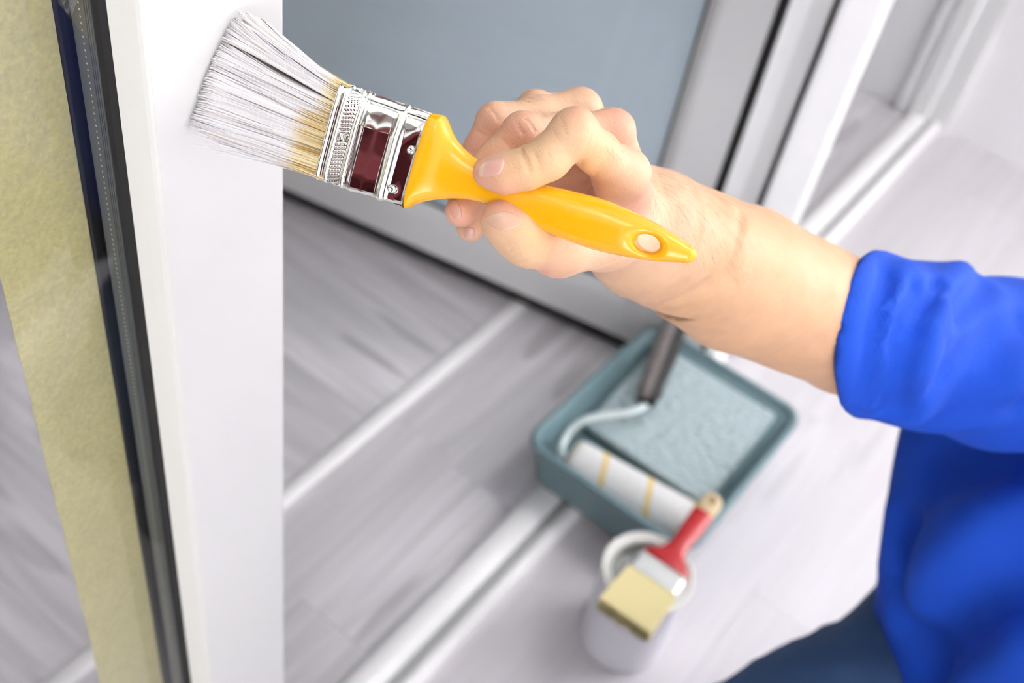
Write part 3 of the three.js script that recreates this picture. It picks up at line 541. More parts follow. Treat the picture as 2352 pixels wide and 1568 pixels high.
{
  const Y = 0.1345 + CH, p0 = onLevel(1428, 1424, Y - 0.004), p1 = onLevel(1490, 1346, Y), p2 = onLevel(1533, 1302, Y + 0.001), p3 = onLevel(1644, 1140, Y + 0.008);
  const dir = p3.clone().sub(p1).normalize(), side = V().crossVectors(V(0, 1, 0), dir).normalize(), nrm = V().crossVectors(dir, side).normalize();
  const b = thing('paintbrush', 'flat brush with a red handle and pale bristles lying across the open paint can', 'paintbrush', p1.clone());
  const L = (p) => p.clone().sub(p1).dot(dir), m = new THREE.Matrix4().makeBasis(dir, side, nrm), loc = (g) => g.applyMatrix4(m);
  const a0 = L(p0), a2 = L(p2), a3 = L(p3), HW = 0.031;
  // bristle block with many strands on a solid core
  const pos = [], col = [], idx = [];
  const tone = [[0.95, 0.83, 0.42], [0.97, 0.88, 0.52], [0.92, 0.74, 0.33], [0.98, 0.93, 0.66]];
  for (let i = 0; i < 1500; i++) {
    const v = rr(-1, 1) * HW * 0.95, n = rr(-1, 1) * 0.0085, c = tone[Math.floor(rnd() * 4)], o = pos.length / 3, len = a0 + rr(-0.003, 0.004), sp = 1.1;
    for (const [a, k] of [[0.004, 1], [len * 0.5, 1.04], [len, sp]]) for (let q = 0; q < 3; q++) { const w = (q / 3) * 6.283, r = 0.00055; pos.push(a, v * k + Math.cos(w) * r, n * (a === len ? 1.25 : 1) + Math.sin(w) * r); const f = a === len ? 0.72 : 1; col.push(c[0] * f, c[1] * f, c[2] * f); }
    for (let s = 0; s < 2; s++) for (let q = 0; q < 3; q++) { const A = o + s * 3 + q, B = o + s * 3 + ((q + 1) % 3); idx.push(A, B, B + 3, A, B + 3, A + 3); }
    idx.push(o + 6, o + 7, o + 8);
  }
  { const core = box(Math.min(0.004, a0 * 0.985), Math.max(0.004, a0 * 0.985), -HW * 0.98, HW * 0.98, -0.0088, 0.0088), o = pos.length / 3, p = core.attributes.position; for (let i = 0; i < p.count; i++) { const k = p.getX(i) < 0.003 ? 1.08 : 1; pos.push(p.getX(i), p.getY(i) * k, p.getZ(i) * (k > 1 ? 1.2 : 1)); col.push(0.95, 0.82, 0.42); } idx.push(...[...core.index.array].map((i) => i + o)); }
  const g = new THREE.BufferGeometry(); g.setAttribute('position', new THREE.Float32BufferAttribute(pos, 3)); g.setAttribute('color', new THREE.Float32BufferAttribute(col, 3)); g.setIndex(idx); g.computeVertexNormals();
  mesh('bristles', loc(g), std('#ffffff', 0.8, { vertexColors: true }), b).userData = { kind: 'stuff' };
  mesh('ferrule', loc(merged([box(0, a2 - 0.002, -HW, HW, -0.009, 0.009, 0.006, 4), box(0.004, 0.006, -HW - 0.0006, HW + 0.0006, -0.0095, 0.0095, 0.006, 3), box(a2 - 0.008, a2 - 0.006, -HW - 0.0006, HW + 0.0006, -0.0095, 0.0095, 0.006, 3)])), new THREE.MeshStandardMaterial({ color: new THREE.Color('#d9dcda'), metalness: 0.75, roughness: 0.28 }), b);
  const hw = [[a2 - 0.003, HW * 0.97], [a2 + 0.006, HW * 0.86], [a2 + 0.016, 0.016], [a2 + 0.03, 0.0115], [a2 + 0.06, 0.0125], [a3 - 0.03, 0.0130], [a3 - 0.012, 0.0135], [a3 - 0.003, 0.0095], [a3, 0.004]];
  const field = (x, y, z) => { const a = clamp(x, a2 - 0.003, a3), h = curve(hw, a), t = mix(0.0085, 0.0075, smooth(a2, a2 + 0.03, a)), q = Math.pow(Math.abs(y / h), 2.4) + Math.pow(Math.abs(z / t), 2.4); return smax((Math.pow(q, 1 / 2.4) - 1) * Math.min(h, t) * 0.8, Math.max(a2 - 0.003 - x, x - a3), 0.003); };
  const cut = a3 - 0.031;
  mesh('handle', loc(nets((x, y, z) => Math.max(field(x, y, z), x - cut), [a2 - 0.006, -0.034, -0.012], [cut + 0.004, 0.034, 0.012], 0.0016)), phys('#c8101c', 0.25, { clearcoat: 0.5 }), b);
  mesh('handle_end', loc(nets((x, y, z) => smax(Math.max(field(x, y, z) + 0.0002, cut - x), -(Math.hypot((x - a3 + 0.013) / 1.3, y) - 0.0032), 0.002), [cut - 0.004, -0.03, -0.012], [a3 + 0.004, 0.03, 0.012], 0.0013)), std('#d9c39a', 0.6), b);
}

// ------------------------------------------------------------------ the person: one body surface; shirt, jeans, hair and nails are its children
const Wr = J(1482, 533, 0.552, 0.0315), Fm = J(1697, 640, 0.605, 0.0388), Cf = J(1962, 757, 0.665, 0.0385), El = J(2120, 795, 0.71, 0.041), Sh = J(2650, 880, 0.84, 0.058);
const FINGERS = [
  [J(1428, 405, 0.484, 0.0102), J(1372, 350, 0.466, 0.0086), J(1318, 305, 0.452, 0.0091), J(1257, 363, 0.4525, 0.0084), J(1206, 388, 0.4535, 0.0079), J(1160, 397, 0.455, 0.0078), J(1126, 394, 0.4565, 0.0070)],
  [J(1402, 307, 0.507, 0.0098), J(1300, 305, 0.494, 0.0086), J(1203, 308, 0.483, 0.0089), J(1147, 360, 0.4845, 0.0079), J(1095, 410, 0.485, 0.0078), J(1060, 484, 0.479, 0.0069)],
  [J(1330, 255, 0.524, 0.0094), J(1235, 264, 0.514, 0.0083), J(1140, 284, 0.505, 0.0088), J(1108, 340, 0.506, 0.0078), J(1086, 400, 0.505, 0.0077), J(1082, 520, 0.496, 0.0066)],
  [J(1285, 262, 0.545, 0.0088), J(1230, 250, 0.535, 0.0083), J(1160, 330, 0.53, 0.0068), J(1150, 420, 0.522, 0.006)],
];
const THUMB = [J(1462, 535, 0.54, 0.016), J(1390, 547, 0.510, 0.0135), J(1285, 574, 0.486, 0.0108), J(1212, 550, 0.4695, 0.0104), J(1177, 525, 0.4655, 0.0094), J(1152, 505, 0.4635, 0.0084)];
const PALM = [
  [FINGERS[0][0], J(1462, 505, 0.545, 0.0130)], [FINGERS[1][0], J(1452, 480, 0.560, 0.0125)], [FINGERS[2][0], J(1440, 465, 0.570, 0.0125)], [FINGERS[3][0], J(1430, 455, 0.576, 0.0125)],
  [FINGERS[0][0], J(1424, 462, 0.502, 0.0092)], [J(1424, 462, 0.502, 0.0092), J(1450, 510, 0.535, 0.013)], [J(1395, 520, 0.512, 0.012), J(1425, 450, 0.503, 0.009)],
  [J(1268, 420, 0.524, 0.0105), J(1400, 470, 0.525, 0.0135)], [J(1268, 420, 0.524, 0.0105), J(1330, 330, 0.520, 0.009)],
];
const ARM = [J(1468, 525, 0.548, 0.0285), Wr, Fm, Cf, El];
const CUFF = [at(2008, 604, 0.672), at(1936, 909, 0.660), at(1941, 745, 0.623)], cutN = V().crossVectors(CUFF[1].clone().sub(CUFF[0]), CUFF[2].clone().sub(CUFF[0])).normalize();
if (cutN.dot(V(El[0] - Wr[0], El[1] - Wr[1], El[2] - Wr[2])) < 0) cutN.negate();
const pastCuff = (x, y, z) => (x - CUFF[0].x) * cutN.x + (y - CUFF[0].y) * cutN.y + (z - CUFF[0].z) * cutN.z;      // how far up the arm, from the edge of the sleeve
const handBox = (() => { const lo = [9, 9, 9], hi = [-9, -9, -9]; for (const j of [...FINGERS.flat(), ...THUMB, ...PALM.flat(), Wr]) for (let i = 0; i < 3; i++) { lo[i] = Math.min(lo[i], j[i] - j[3] - 0.004); hi[i] = Math.max(hi[i], j[i] + j[3] + 0.004); } return [lo, hi]; })();
function handPlain(x, y, z) {
  let palm = 1e9;
  for (const [a, b] of PALM) palm = palm > 1e8 ? cone(x, y, z, a, b) : smin(palm, cone(x, y, z, a, b), 0.007);
  let all = palm;
  for (let f = 0; f < 4; f++) { const c = FINGERS[f], d = chain(x, y, z, c, 0.004); all = smin(all, smin(palm, d, 0.006), 0.0009); }
  const th = chain(x, y, z, THUMB, 0.006), web = smin(palm, th, 0.012);
  all = smin(all, web, 0.0012);
  let arm = cone(x, y, z, ARM[0], ARM[1]);
  for (let i = 1; i < 4; i++) arm = smin(arm, cone(x, y, z, ARM[i], ARM[i + 1]), 0.006);
  return smin(all, arm, 0.006);
}
// creases: lines seen on the skin, pressed in as grooves; each is [width, depth, pixels...]
const CREASE = [
  [0.0007, 0.00055, 1196, 340, 1205, 365, 1216, 392], [0.0006, 0.0003, 1228, 352, 1234, 372, 1240, 395], [0.0005, 0.00028, 1287, 270, 1295, 290, 1300, 307], [0.0005, 0.0002, 1270, 298, 1277, 312], [0.0009, 0.0007, 1306, 397, 1322, 386, 1338, 371],
  [0.0005, 0.0002, 1360, 285, 1356, 315, 1346, 333], [0.0005, 0.00016, 1372, 300, 1370, 322], [0.0006, 0.00022, 1256, 345, 1262, 368],
  [0.0006, 0.0004, 1188, 284, 1200, 306, 1213, 328], [0.0006, 0.00035, 1207, 273, 1218, 284, 1227, 300], [0.0005, 0.0003, 1152, 316, 1160, 328, 1167, 336], [0.0005, 0.00025, 1242, 273, 1248, 288],
  [0.0006, 0.00035, 1114, 243, 1126, 252, 1137, 262, 1142, 274], [0.0005, 0.00025, 1160, 240, 1166, 252, 1168, 268], [0.0005, 0.0002, 1094, 300, 1110, 310],
  [0.0006, 0.0004, 1170, 572, 1192, 566, 1216, 560], [0.0006, 0.00035, 1180, 584, 1206, 575, 1230, 566], [0.0006, 0.0003, 1192, 598, 1214, 593, 1232, 582], [0.0005, 0.0002, 1246, 560, 1250, 580], [0.0005, 0.0002, 1258, 556, 1262, 580],
  [0.0008, 0.0005, 1384, 612, 1420, 596, 1446, 580], [0.0007, 0.0004, 1340, 424, 1352, 408, 1368, 398],
  [0.0022, 0.0016, 1702, 492, 1696, 540, 1676, 595, 1640, 640, 1590, 672, 1530, 697],
].map(([w, d, ...p]) => { const pts = []; for (let i = 0; i < p.length; i += 2) { const q = hit(handPlain, p[i], p[i + 1], 0.40, 0.8); if (q) pts.push(q); } return { w, d, pts, lo: [0, 1, 2].map((k) => Math.min(...pts.map((v) => v.getComponent(k))) - 4 * w), hi: [0, 1, 2].map((k) => Math.max(...pts.map((v) => v.getComponent(k))) + 4 * w) }; }).filter((c) => c.pts.length > 1);
const BUMPS = [[1330, 262, 0.4475, 0.0055, 0.0012], [1196, 280, 0.4775, 0.006, 0.0008], [1130, 256, 0.499, 0.006, 0.0008], [1440, 372, 0.4785, 0.007, 0.0012], [1428, 282, 0.502, 0.007, 0.0012], [1345, 228, 0.519, 0.007, 0.001]].map(([x, y, d, r, h]) => [at(x, y, d), r, h]);
function skinField(x, y, z) {
  let d = handPlain(x, y, z) + 0.010 * smooth(-0.001, 0.014, pastCuff(x, y, z));
  if (d > 0.006 || d < -0.006) return d;
  for (const c of CREASE) {
    if (x < c.lo[0] || x > c.hi[0] || y < c.lo[1] || y > c.hi[1] || z < c.lo[2] || z > c.hi[2]) continue;
    const q = polyDist(x, y, z, c.pts) / c.w;
    if (q < 4) d += 1.35 * c.d * Math.exp(-q * q * 0.5);
  }
  for (const [p, r, h] of BUMPS) { const q = Math.hypot(x - p.x, y - p.y, z - p.z) / r; if (q < 3) d -= h * Math.exp(-q * q); }
  d += 0.00012 * (noise3(x * 900, y * 900, z * 900) - 0.5) + 0.0005 * (noise3(x * 120, y * 120, z * 120) - 0.5);
  return d;
}
const PINK = [[...at(1100, 400, 0.452).toArray(), 0.012], [...at(1150, 440, 0.452).toArray(), 0.012], [...at(1135, 470, 0.457).toArray(), 0.010], [...at(1330, 270, 0.445).toArray(), 0.006], [...at(1450, 460, 0.49).toArray(), 0.014], [...at(1345, 425, 0.50).toArray(), 0.022], [...at(1195, 300, 0.476).toArray(), 0.012], [...at(1070, 500, 0.476).toArray(), 0.018], [...at(1085, 330, 0.498).toArray(), 0.022], [...at(1420, 270, 0.50).toArray(), 0.014], [...at(1240, 620, 0.48).toArray(), 0.012]];
const YELLOW = [[...at(1235, 400, 0.447).toArray(), 0.016], [...at(1350, 350, 0.455).toArray(), 0.018], [...at(1180, 400, 0.447).toArray(), 0.008], [...at(1230, 540, 0.46).toArray(), 0.014]];
const elbow = V(El[0], El[1], El[2]), wrist = V(Wr[0], Wr[1], Wr[2]), armDir = elbow.clone().sub(wrist), armLen = armDir.length(); armDir.normalize();
function skinColor(x, y, z) {
  let r = 0.745, g = 0.47, b = 0.30, pink = 0, yel = 0;
  for (const p of PINK) pink = Math.max(pink, 1 - Math.hypot(x - p[0], y - p[1], z - p[2]) / (p[3] * 1.3));
  for (const p of YELLOW) yel = Math.max(yel, 1 - Math.hypot(x - p[0], y - p[1], z - p[2]) / (p[3] * 1.3));
  pink = clamp(pink); yel = clamp(yel);
  g *= 1 - 0.20 * pink; b *= 1 - 0.12 * pink - 0.16 * yel; g *= 1 + 0.03 * yel;
  const s = (x - wrist.x) * armDir.x + (y - wrist.y) * armDir.y + (z - wrist.z) * armDir.z, tan = smooth(-0.02, 0.03, s);
  r *= mix(1, 0.93, tan); g *= mix(1, 0.88, tan); b *= mix(1, 0.80, tan);
  const hairy = smooth(-0.03, 0.0, s) * smooth(0.075, 0.03, s), k = 1 - 0.10 * hairy * noise3(x * 300, y * 300, z * 300);
  const n = 0.94 + 0.12 * noise3(x * 160, y * 160, z * 160) + 0.04 * noise3(x * 700, y * 700, z * 700) - 0.02;
  return [r * n * k, g * n * k, b * n * k];
}
// the rest of the body, mostly under the clothes; it sits facing the door
const LEFT = V(-0.68, 0, 0.73), FRONT = V(-0.73, 0, -0.68), S0 = V(Sh[0], Sh[1], Sh[2]);
const off = (p, l, u, f, r) => [p.x + LEFT.x * l + FRONT.x * f, p.y + u, p.z + LEFT.z * l + FRONT.z * f, r];
const chestR = at(2400, 1080, 0.93), hipR = at(2300, 1440, 1.01);
const neck0 = off(S0, 0.19, 0.04, -0.02, 0.055), neck1 = off(S0, 0.19, 0.13, 0.02, 0.052), skull = off(S0, 0.19, 0.235, 0.03, 0.088);
const hipC = off(hipR, 0.10, -0.02, -0.02, 0.12);
const knee = at(1450, 1880, 0.93), kneeJ = [knee.x, knee.y, knee.z, 0.062], hipJ = [...at(2240, 1545, 1.02).toArray(), 0.088];
const kneeL = off(knee, 0.26, 0.02, 0.0, 0.062), hipL = [hipJ[0] + LEFT.x * 0.18, hipJ[1], hipJ[2] + LEFT.z * 0.18, 0.088];
const foot = (k) => [k[0] + 0.16, 0.085, k[2] + 0.13, 0.045];
const shL = off(S0, 0.38, 0.0, 0, 0.058), elL = off(S0, 0.46, -0.22, 0.06, 0.045), wrL = off(S0, 0.36, -0.27, 0.26, 0.03), hdL = off(S0, 0.34, -0.29, 0.33, 0.032);
function torso(x, y, z, grow) {
  const g = (j) => [j[0], j[1], j[2], j[3] + grow], cR = [chestR.x, chestR.y, chestR.z, 0.105], hR = [hipR.x, hipR.y, hipR.z, 0.108];
  let d = cone(x, y, z, g(cR), g(hR));
  d = smin(d, cone(x, y, z, g(off(chestR, 0.2, 0, 0, 0.105)), g(off(hipR, 0.2, 0, 0, 0.108))), 0.1);
  d = smin(d, cone(x, y, z, g(off(chestR, 0.1, 0, 0, 0.11)), g(off(hipR, 0.1, 0, 0, 0.11))), 0.1);
  d = smin(d, cone(x, y, z, g([S0.x, S0.y, S0.z, 0.055]), g(shL)), 0.07);
  return smin(d, cone(x, y, z, g([S0.x, S0.y, S0.z, 0.055]), g(cR)), 0.05);
}
function bodyField(x, y, z) {
  let d = torso(x, y, z, -0.04);
  d = smin(d, cone(x, y, z, [El[0], El[1], El[2], 0.034], [Sh[0], Sh[1], Sh[2], 0.05]), 0.03); d = smin(d, chain(x, y, z, [shL, elL, wrL, hdL], 0.02), 0.03);
  d = smin(d, cone(x, y, z, neck0, neck1), 0.03);
  for (const [h, k] of [[hipJ, kneeJ], [hipL, kneeL]]) d = smin(d, chain(x, y, z, [[h[0], h[1], h[2], 0.078], [k[0], k[1], k[2], 0.052], foot(k)], 0.02), 0.03);
  // head: skull, jaw, nose, brow and ears
  const c = V(skull[0], skull[1], skull[2]), p = V(x - c.x, y - c.y, z - c.z), lx = p.dot(LEFT), lz = p.dot(FRONT), ly = p.y;
  let hd = (Math.hypot(lx / 0.075, ly / 0.105, lz / 0.095) - 1) * 0.08;
  hd = smin(hd, Math.hypot(lx / 0.9, ly + 0.07, lz - 0.035) - 0.05, 0.04);
  hd = smin(hd, cone(lx, ly, lz, [0, 0.01, 0.085, 0.009], [0, -0.028, 0.106, 0.013]), 0.012);
  for (const s of [-1, 1]) { hd = smin(hd, Math.hypot(lx - s * 0.078, (ly + 0.012) / 1.8, (lz + 0.005) / 1.1) - 0.016, 0.008); hd = smax(hd, -(Math.hypot(lx - s * 0.031, ly - 0.008, lz - 0.102) - 0.016), 0.01); hd = smin(hd, Math.hypot(lx - s * 0.031, ly - 0.006, lz - 0.079) - 0.012, 0.004); }
  hd = smax(hd, -(Math.hypot(lx / 2.6, (ly + 0.062) / 0.5, lz - 0.1) - 0.009), 0.006);
  return smin(d, hd, 0.02);
}
const skinMat = phys('#ffffff', 0.5, { vertexColors: true, bumpMap: skinBump, bumpScale: 0.00012, sheen: 0.15, sheenRoughness: 0.5, sheenColor: new THREE.Color(1, 0.9, 0.8) });
const bounds = (list, pad) => { const lo = [9, 9, 9], hi = [-9, -9, -9]; for (const j of list) for (let i = 0; i < 3; i++) { lo[i] = Math.min(lo[i], j[i] - j[3] - pad); hi[i] = Math.max(hi[i], j[i] + j[3] + pad); } return [lo, hi]; };
{
  const armField = (x, y, z) => skinField(x, y, z), cutAt = 0.045;                 // the hand's fine grid ends here along the arm
  const along = (x, y, z) => (x - wrist.x) * armDir.x + (y - wrist.y) * armDir.y + (z - wrist.z) * armDir.z;
  const handG = nets((x, y, z) => Math.max(skinField(x, y, z), along(x, y, z) - cutAt), handBox[0], [handBox[1][0] + 0.03, handBox[1][1] + 0.01, handBox[1][2] + 0.03], 0.0012, skinColor);
  const [alo, ahi] = bounds([Wr, Fm, Cf, El], 0.01);
  const armG = nets((x, y, z) => Math.max(armField(x, y, z), cutAt - 0.006 - along(x, y, z)), alo, ahi, 0.003, skinColor);
  const [blo, bhi] = bounds([El, Sh, shL, elL, hdL, skull, hipJ, hipL, kneeJ, kneeL, foot(kneeJ), foot(kneeL)], 0.06);
  const tone = (x, y, z) => { const n = 0.95 + 0.1 * noise3(x * 60, y * 60, z * 60); return [0.76 * n, 0.52 * n, 0.36 * n]; };
  const chin = skull[1] - 0.13, wristL = V(wrL[0], wrL[1], wrL[2]), reach = V(hdL[0] - wrL[0], hdL[1] - wrL[1], hdL[2] - wrL[2]).normalize(), pastWrist = (x, y, z) => (x - wristL.x) * reach.x + (y - wristL.y) * reach.y + (z - wristL.z) * reach.z;
  const bodyG = nets((x, y, z) => Math.max(bodyField(x, y, z), y - chin, Math.hypot(x - wristL.x, y - wristL.y, z - wristL.z) < 0.16 ? pastWrist(x, y, z) : -1), blo, bhi, 0.012, tone);
  const headG = nets((x, y, z) => Math.max(bodyField(x, y, z), chin - 0.012 - y), [skull[0] - 0.16, chin - 0.03, skull[2] - 0.16], [skull[0] + 0.16, skull[1] + 0.14, skull[2] + 0.16], 0.0045, tone);
  // the other hand lies on the knee: palm, four fingers and a thumb
  const sideL = V().crossVectors(reach, V(0, 1, 0)).normalize(), upL = V().crossVectors(sideL, reach).normalize(), hp = (f, w, u, r) => [wristL.x + reach.x * f + sideL.x * w + upL.x * u, wristL.y + reach.y * f + sideL.y * w + upL.y * u, wristL.z + reach.z * f + sideL.z * w + upL.z * u, r];
  const FL = [-0.033, -0.011, 0.011, 0.032].map((w, i) => { const k = [0.9, 1.05, 1, 0.8][i]; return [hp(0.085, w, 0.004, 0.0105), hp(0.085 + 0.044 * k, w * 1.12, 0.002, 0.0092), hp(0.085 + 0.068 * k, w * 1.15, -0.010, 0.0084), hp(0.085 + 0.084 * k, w * 1.15, -0.024, 0.0072)]; });
  const TL = [hp(0.02, -0.02, -0.004, 0.014), hp(0.055, -0.046, -0.008, 0.0115), hp(0.088, -0.058, -0.012, 0.0098), hp(0.110, -0.060, -0.018, 0.0085)];
  const leftHand = (x, y, z) => { let p = cone(x, y, z, hp(-0.05, 0, 0, 0.029), hp(0.01, 0, 0, 0.025)); for (const c of FL) p = smin(p, cone(x, y, z, hp(0.01, (c[0][3] - 0.0105) * 0, 0, 0.02), c[0]), 0.012); let d = p; for (const c of FL) d = smin(d, smin(p, chain(x, y, z, c, 0.004), 0.008), 0.001); return smin(d, smin(p, chain(x, y, z, TL, 0.005), 0.01), 0.001); };
  const [llo, lhi] = bounds([...FL.flat(), ...TL, hp(-0.03, 0, 0, 0.03)], 0.006);
  const leftG = nets((x, y, z) => Math.max(leftHand(x, y, z), -0.03 - pastWrist(x, y, z)), llo, lhi, 0.0028, tone);
  const body = mesh('person', merged([handG, armG, bodyG, headG, leftG]), skinMat);
  for (const k of [-1, 1]) { const c = off(V(skull[0], skull[1], skull[2]), k * 0.031, 0.006, 0.0765, 0), g = new THREE.SphereGeometry(0.0115, 24, 18), p = g.attributes.position, col = []; for (let i = 0; i < p.count; i++) { const q = V(p.getX(i), p.getY(i), p.getZ(i)).normalize(), a = q.dot(FRONT); col.push(...(a > 0.955 ? [0.01, 0.01, 0.01] : a > 0.86 ? [0.12, 0.07, 0.03] : [0.85, 0.83, 0.8])); } g.setAttribute('color', new THREE.Float32BufferAttribute(col, 3)); mesh('eye', g.translate(c[0], c[1], c[2]), phys('#ffffff', 0.2, { vertexColors: true }), body); }
  body.userData = { label: 'person in blue shirt and dark jeans reaching in with a yellow paintbrush in hand', category: 'person' };
  // shirt: sleeve pushed up the forearm, bunched behind its cuff; loose over the trunk
  const cuffDir = V(Cf[0] - Fm[0], Cf[1] - Fm[1], Cf[2] - Fm[2]).normalize(), cuff = V(Cf[0], Cf[1], Cf[2]);
  
  const SL = [[...at(1870, 722, 0.642).toArray(), 0.0425], [...at(1962, 757, 0.665).toArray(), 0.0422], [...at(2040, 780, 0.688).toArray(), 0.0445], [...at(2130, 797, 0.713).toArray(), 0.0485], [...at(2300, 835, 0.75).toArray(), 0.053], [Sh[0], Sh[1], Sh[2], 0.066]];
  const shirtPlain = (x, y, z) => {
    let arm = cone(x, y, z, SL[0], SL[1]);
    for (let i = 1; i < 5; i++) arm = smin(arm, cone(x, y, z, SL[i], SL[i + 1]), 0.02);
    let d = smin(arm, torso(x, y, z, 0.004), 0.018);
    d = smin(d, chain(x, y, z, [[...shL.slice(0, 3), 0.07], [...elL.slice(0, 3), 0.055], [...wrL.slice(0, 3), 0.04]], 0.02), 0.03);
    return d;
  };
  const LINES = [                                                                  // folds: width, depth (negative stands out), pixels
    [0.0035, 0.0030, 2043, 630, 2022, 700, 2010, 760, 2004, 830, 2000, 925], [0.004, -0.0025, 2085, 622, 2048, 700, 2032, 790, 2020, 930], [0.004, 0.0038, 2100, 665, 2072, 720, 2052, 790, 2046, 900, 2044, 950], [0.004, -0.0022, 2130, 640, 2100, 700, 2078, 770, 2066, 850, 2062, 955],
    [0.004, 0.0040, 2146, 655, 2110, 725, 2088, 790, 2072, 860, 2070, 950], [0.006, -0.004, 2225, 625, 2170, 680, 2130, 760, 2112, 850, 2100, 950], [0.006, 0.004, 2250, 640, 2225, 670, 2190, 700], [0.006, 0.0030, 2096, 936, 2141, 886, 2209, 832, 2349, 745], [0.007, 0.0032, 2091, 990, 2180, 973, 2251, 948, 2340, 925],
    [0.010, 0.004, 2300, 800, 2270, 870, 2240, 905], [0.012, -0.004, 2340, 880, 2300, 930], [0.016, -0.009, 2100, 1400, 2150, 1310, 2230, 1230, 2330, 1150], [0.018, 0.010, 2130, 1490, 2220, 1420, 2340, 1330], [0.016, -0.006, 2200, 1560, 2300, 1470], [0.012, 0.006, 2090, 1230, 2085, 1330, 2090, 1430, 2120, 1520], [0.014, 0.006, 2150, 1080, 2230, 1060, 2330, 1090],
    [0.010, -0.004, 2060, 1190, 2045, 1300, 2050, 1400],
  ].map(([w, d, ...p]) => { const pts = []; for (let i = 0; i < p.length; i += 2) { const q = hit(shirtPlain, p[i], p[i + 1], 0.5, 1.6); if (q) pts.push(q); } return { w, d, pts }; }).filter((c) => c.pts.length > 1);
  const shirtField = (x, y, z) => {
    let d = shirtPlain(x, y, z);
    const s = pastCuff(x, y, z);
    if (Math.abs(d) < 0.03) {
      for (const c of LINES) { const q = polyDist(x, y, z, c.pts) / (1.25 * c.w); if (q < 3.5) d += 2.8 * c.d * Math.exp(-q * q * 0.5); }
      d -= 0.0012 * smooth(0.014, 0.006, s);
      d += 0.004 * (noise3(x * 14, y * 14, z * 14) - 0.5) * smooth(0.03, 0.1, s);
    }
    const sleeveOnly = smooth(0.09, 0.06, s);
    d = smax(d, mix(-1, -s, sleeveOnly > 0 ? 1 : 0), 0.006);
    const hem = hipR.y - 0.055;
    d = smax(d, hem + 0.02 * (noise3(x * 12, 3, z * 12) - 0.5) - y, 0.012);
    if (Math.hypot(x - neck1[0], y - neck1[1], z - neck1[2]) < 0.14) d = smax(d, y - neck0[1] - 0.035, 0.01);
    return d;
  };
  const cloth = phys('#ffffff', 0.85, { color: new THREE.Color(0.003, 0.075, 0.60), bumpMap: clothBump, bumpScale: 0.0003, sheen: 0.1, sheenRoughness: 0.5, sheenColor: new THREE.Color('#5aa0ff') });
  const [slo, shi] = bounds([...SL, shL, elL, wrL, hipC, off(hipR, 0.2, 0, 0, 0.11)], 0.03);
  mesh('shirt', nets(shirtField, slo, shi, 0.005), cloth, body);
  // jeans
  const jeansField = (x, y, z) => {
    let d = cone(x, y, z, [hipJ[0], hipJ[1], hipJ[2], 0.094], [kneeJ[0], kneeJ[1], kneeJ[2], 0.066]);
    d = smin(d, cone(x, y, z, [hipL[0], hipL[1], hipL[2], 0.094], [...kneeL.slice(0, 3), 0.066]), 0.02);
    for (const k of [kneeJ, kneeL]) d = smin(d, cone(x, y, z, [k[0], k[1], k[2], 0.066], [foot(k)[0], foot(k)[1], foot(k)[2], 0.055]), 0.02);
    d = smin(d, cone(x, y, z, [hipJ[0], hipJ[1] + 0.03, hipJ[2], 0.094], [hipL[0], hipL[1] + 0.03, hipL[2], 0.094]), 0.05);
    if (Math.abs(d) < 0.03) d += 0.007 * (noise3(x * 30 + y * 22, y * 30 - z * 12, z * 22) - 0.5) + 0.003 * (noise3(x * 80, y * 80, z * 60) - 0.5);
    return smax(d, 0.075 - y, 0.008);
  };
  const [jlo, jhi] = bounds([hipJ, hipL, kneeJ, kneeL, foot(kneeJ), foot(kneeL)], 0.05);
  mesh('jeans', nets(jeansField, jlo, jhi, 0.007), phys('#3a567f', 0.9, { bumpMap: clothBump, bumpScale: 0.0004 }), body);
  const hc = V(skull[0], skull[1], skull[2]);
  const hairField = (x, y, z) => { const p = V(x - hc.x, y - hc.y, z - hc.z), lx = p.dot(LEFT), lz = p.dot(FRONT), ly = p.y; let d = (Math.hypot(lx / 0.083, (ly - 0.006) / 0.112, (lz + 0.008) / 0.1) - 1) * 0.088 + 0.003 * (noise3(x * 160, y * 50, z * 160) - 0.5); d = smax(d, lz * 0.8 - ly + 0.0 - 0.02, 0.012); return smax(d, -ly - 0.05 + lz * 0.2, 0.01); };
  mesh('hair', nets(hairField, [hc.x - 0.14, hc.y - 0.14, hc.z - 0.14], [hc.x + 0.14, hc.y + 0.14, hc.z + 0.14], 0.006), std('#2a1c14', 0.7), body);
  for (const k of [kneeJ, kneeL]) {
    const f = foot(k), d = FRONT, field = (x, y, z) => { const px = (x - f[0]) * d.x + (z - f[2]) * d.z, pz = (x - f[0]) * LEFT.x + (z - f[2]) * LEFT.z; let q = cone(px, y, pz, [-0.02, 0.05, 0, 0.045], [0.15, 0.04, 0, 0.04]); q = smin(q, cone(px, y, pz, [0, 0.05, 0, 0.046], [0, 0.1, 0, 0.046]), 0.03); return smax(q, 0.002 - y, 0.006); };
    mesh('shoe', nets(field, [f[0] - 0.25, -0.01, f[2] - 0.25], [f[0] + 0.15, 0.16, f[2] + 0.15], 0.006), std('#2c2c30', 0.6), body);
  }
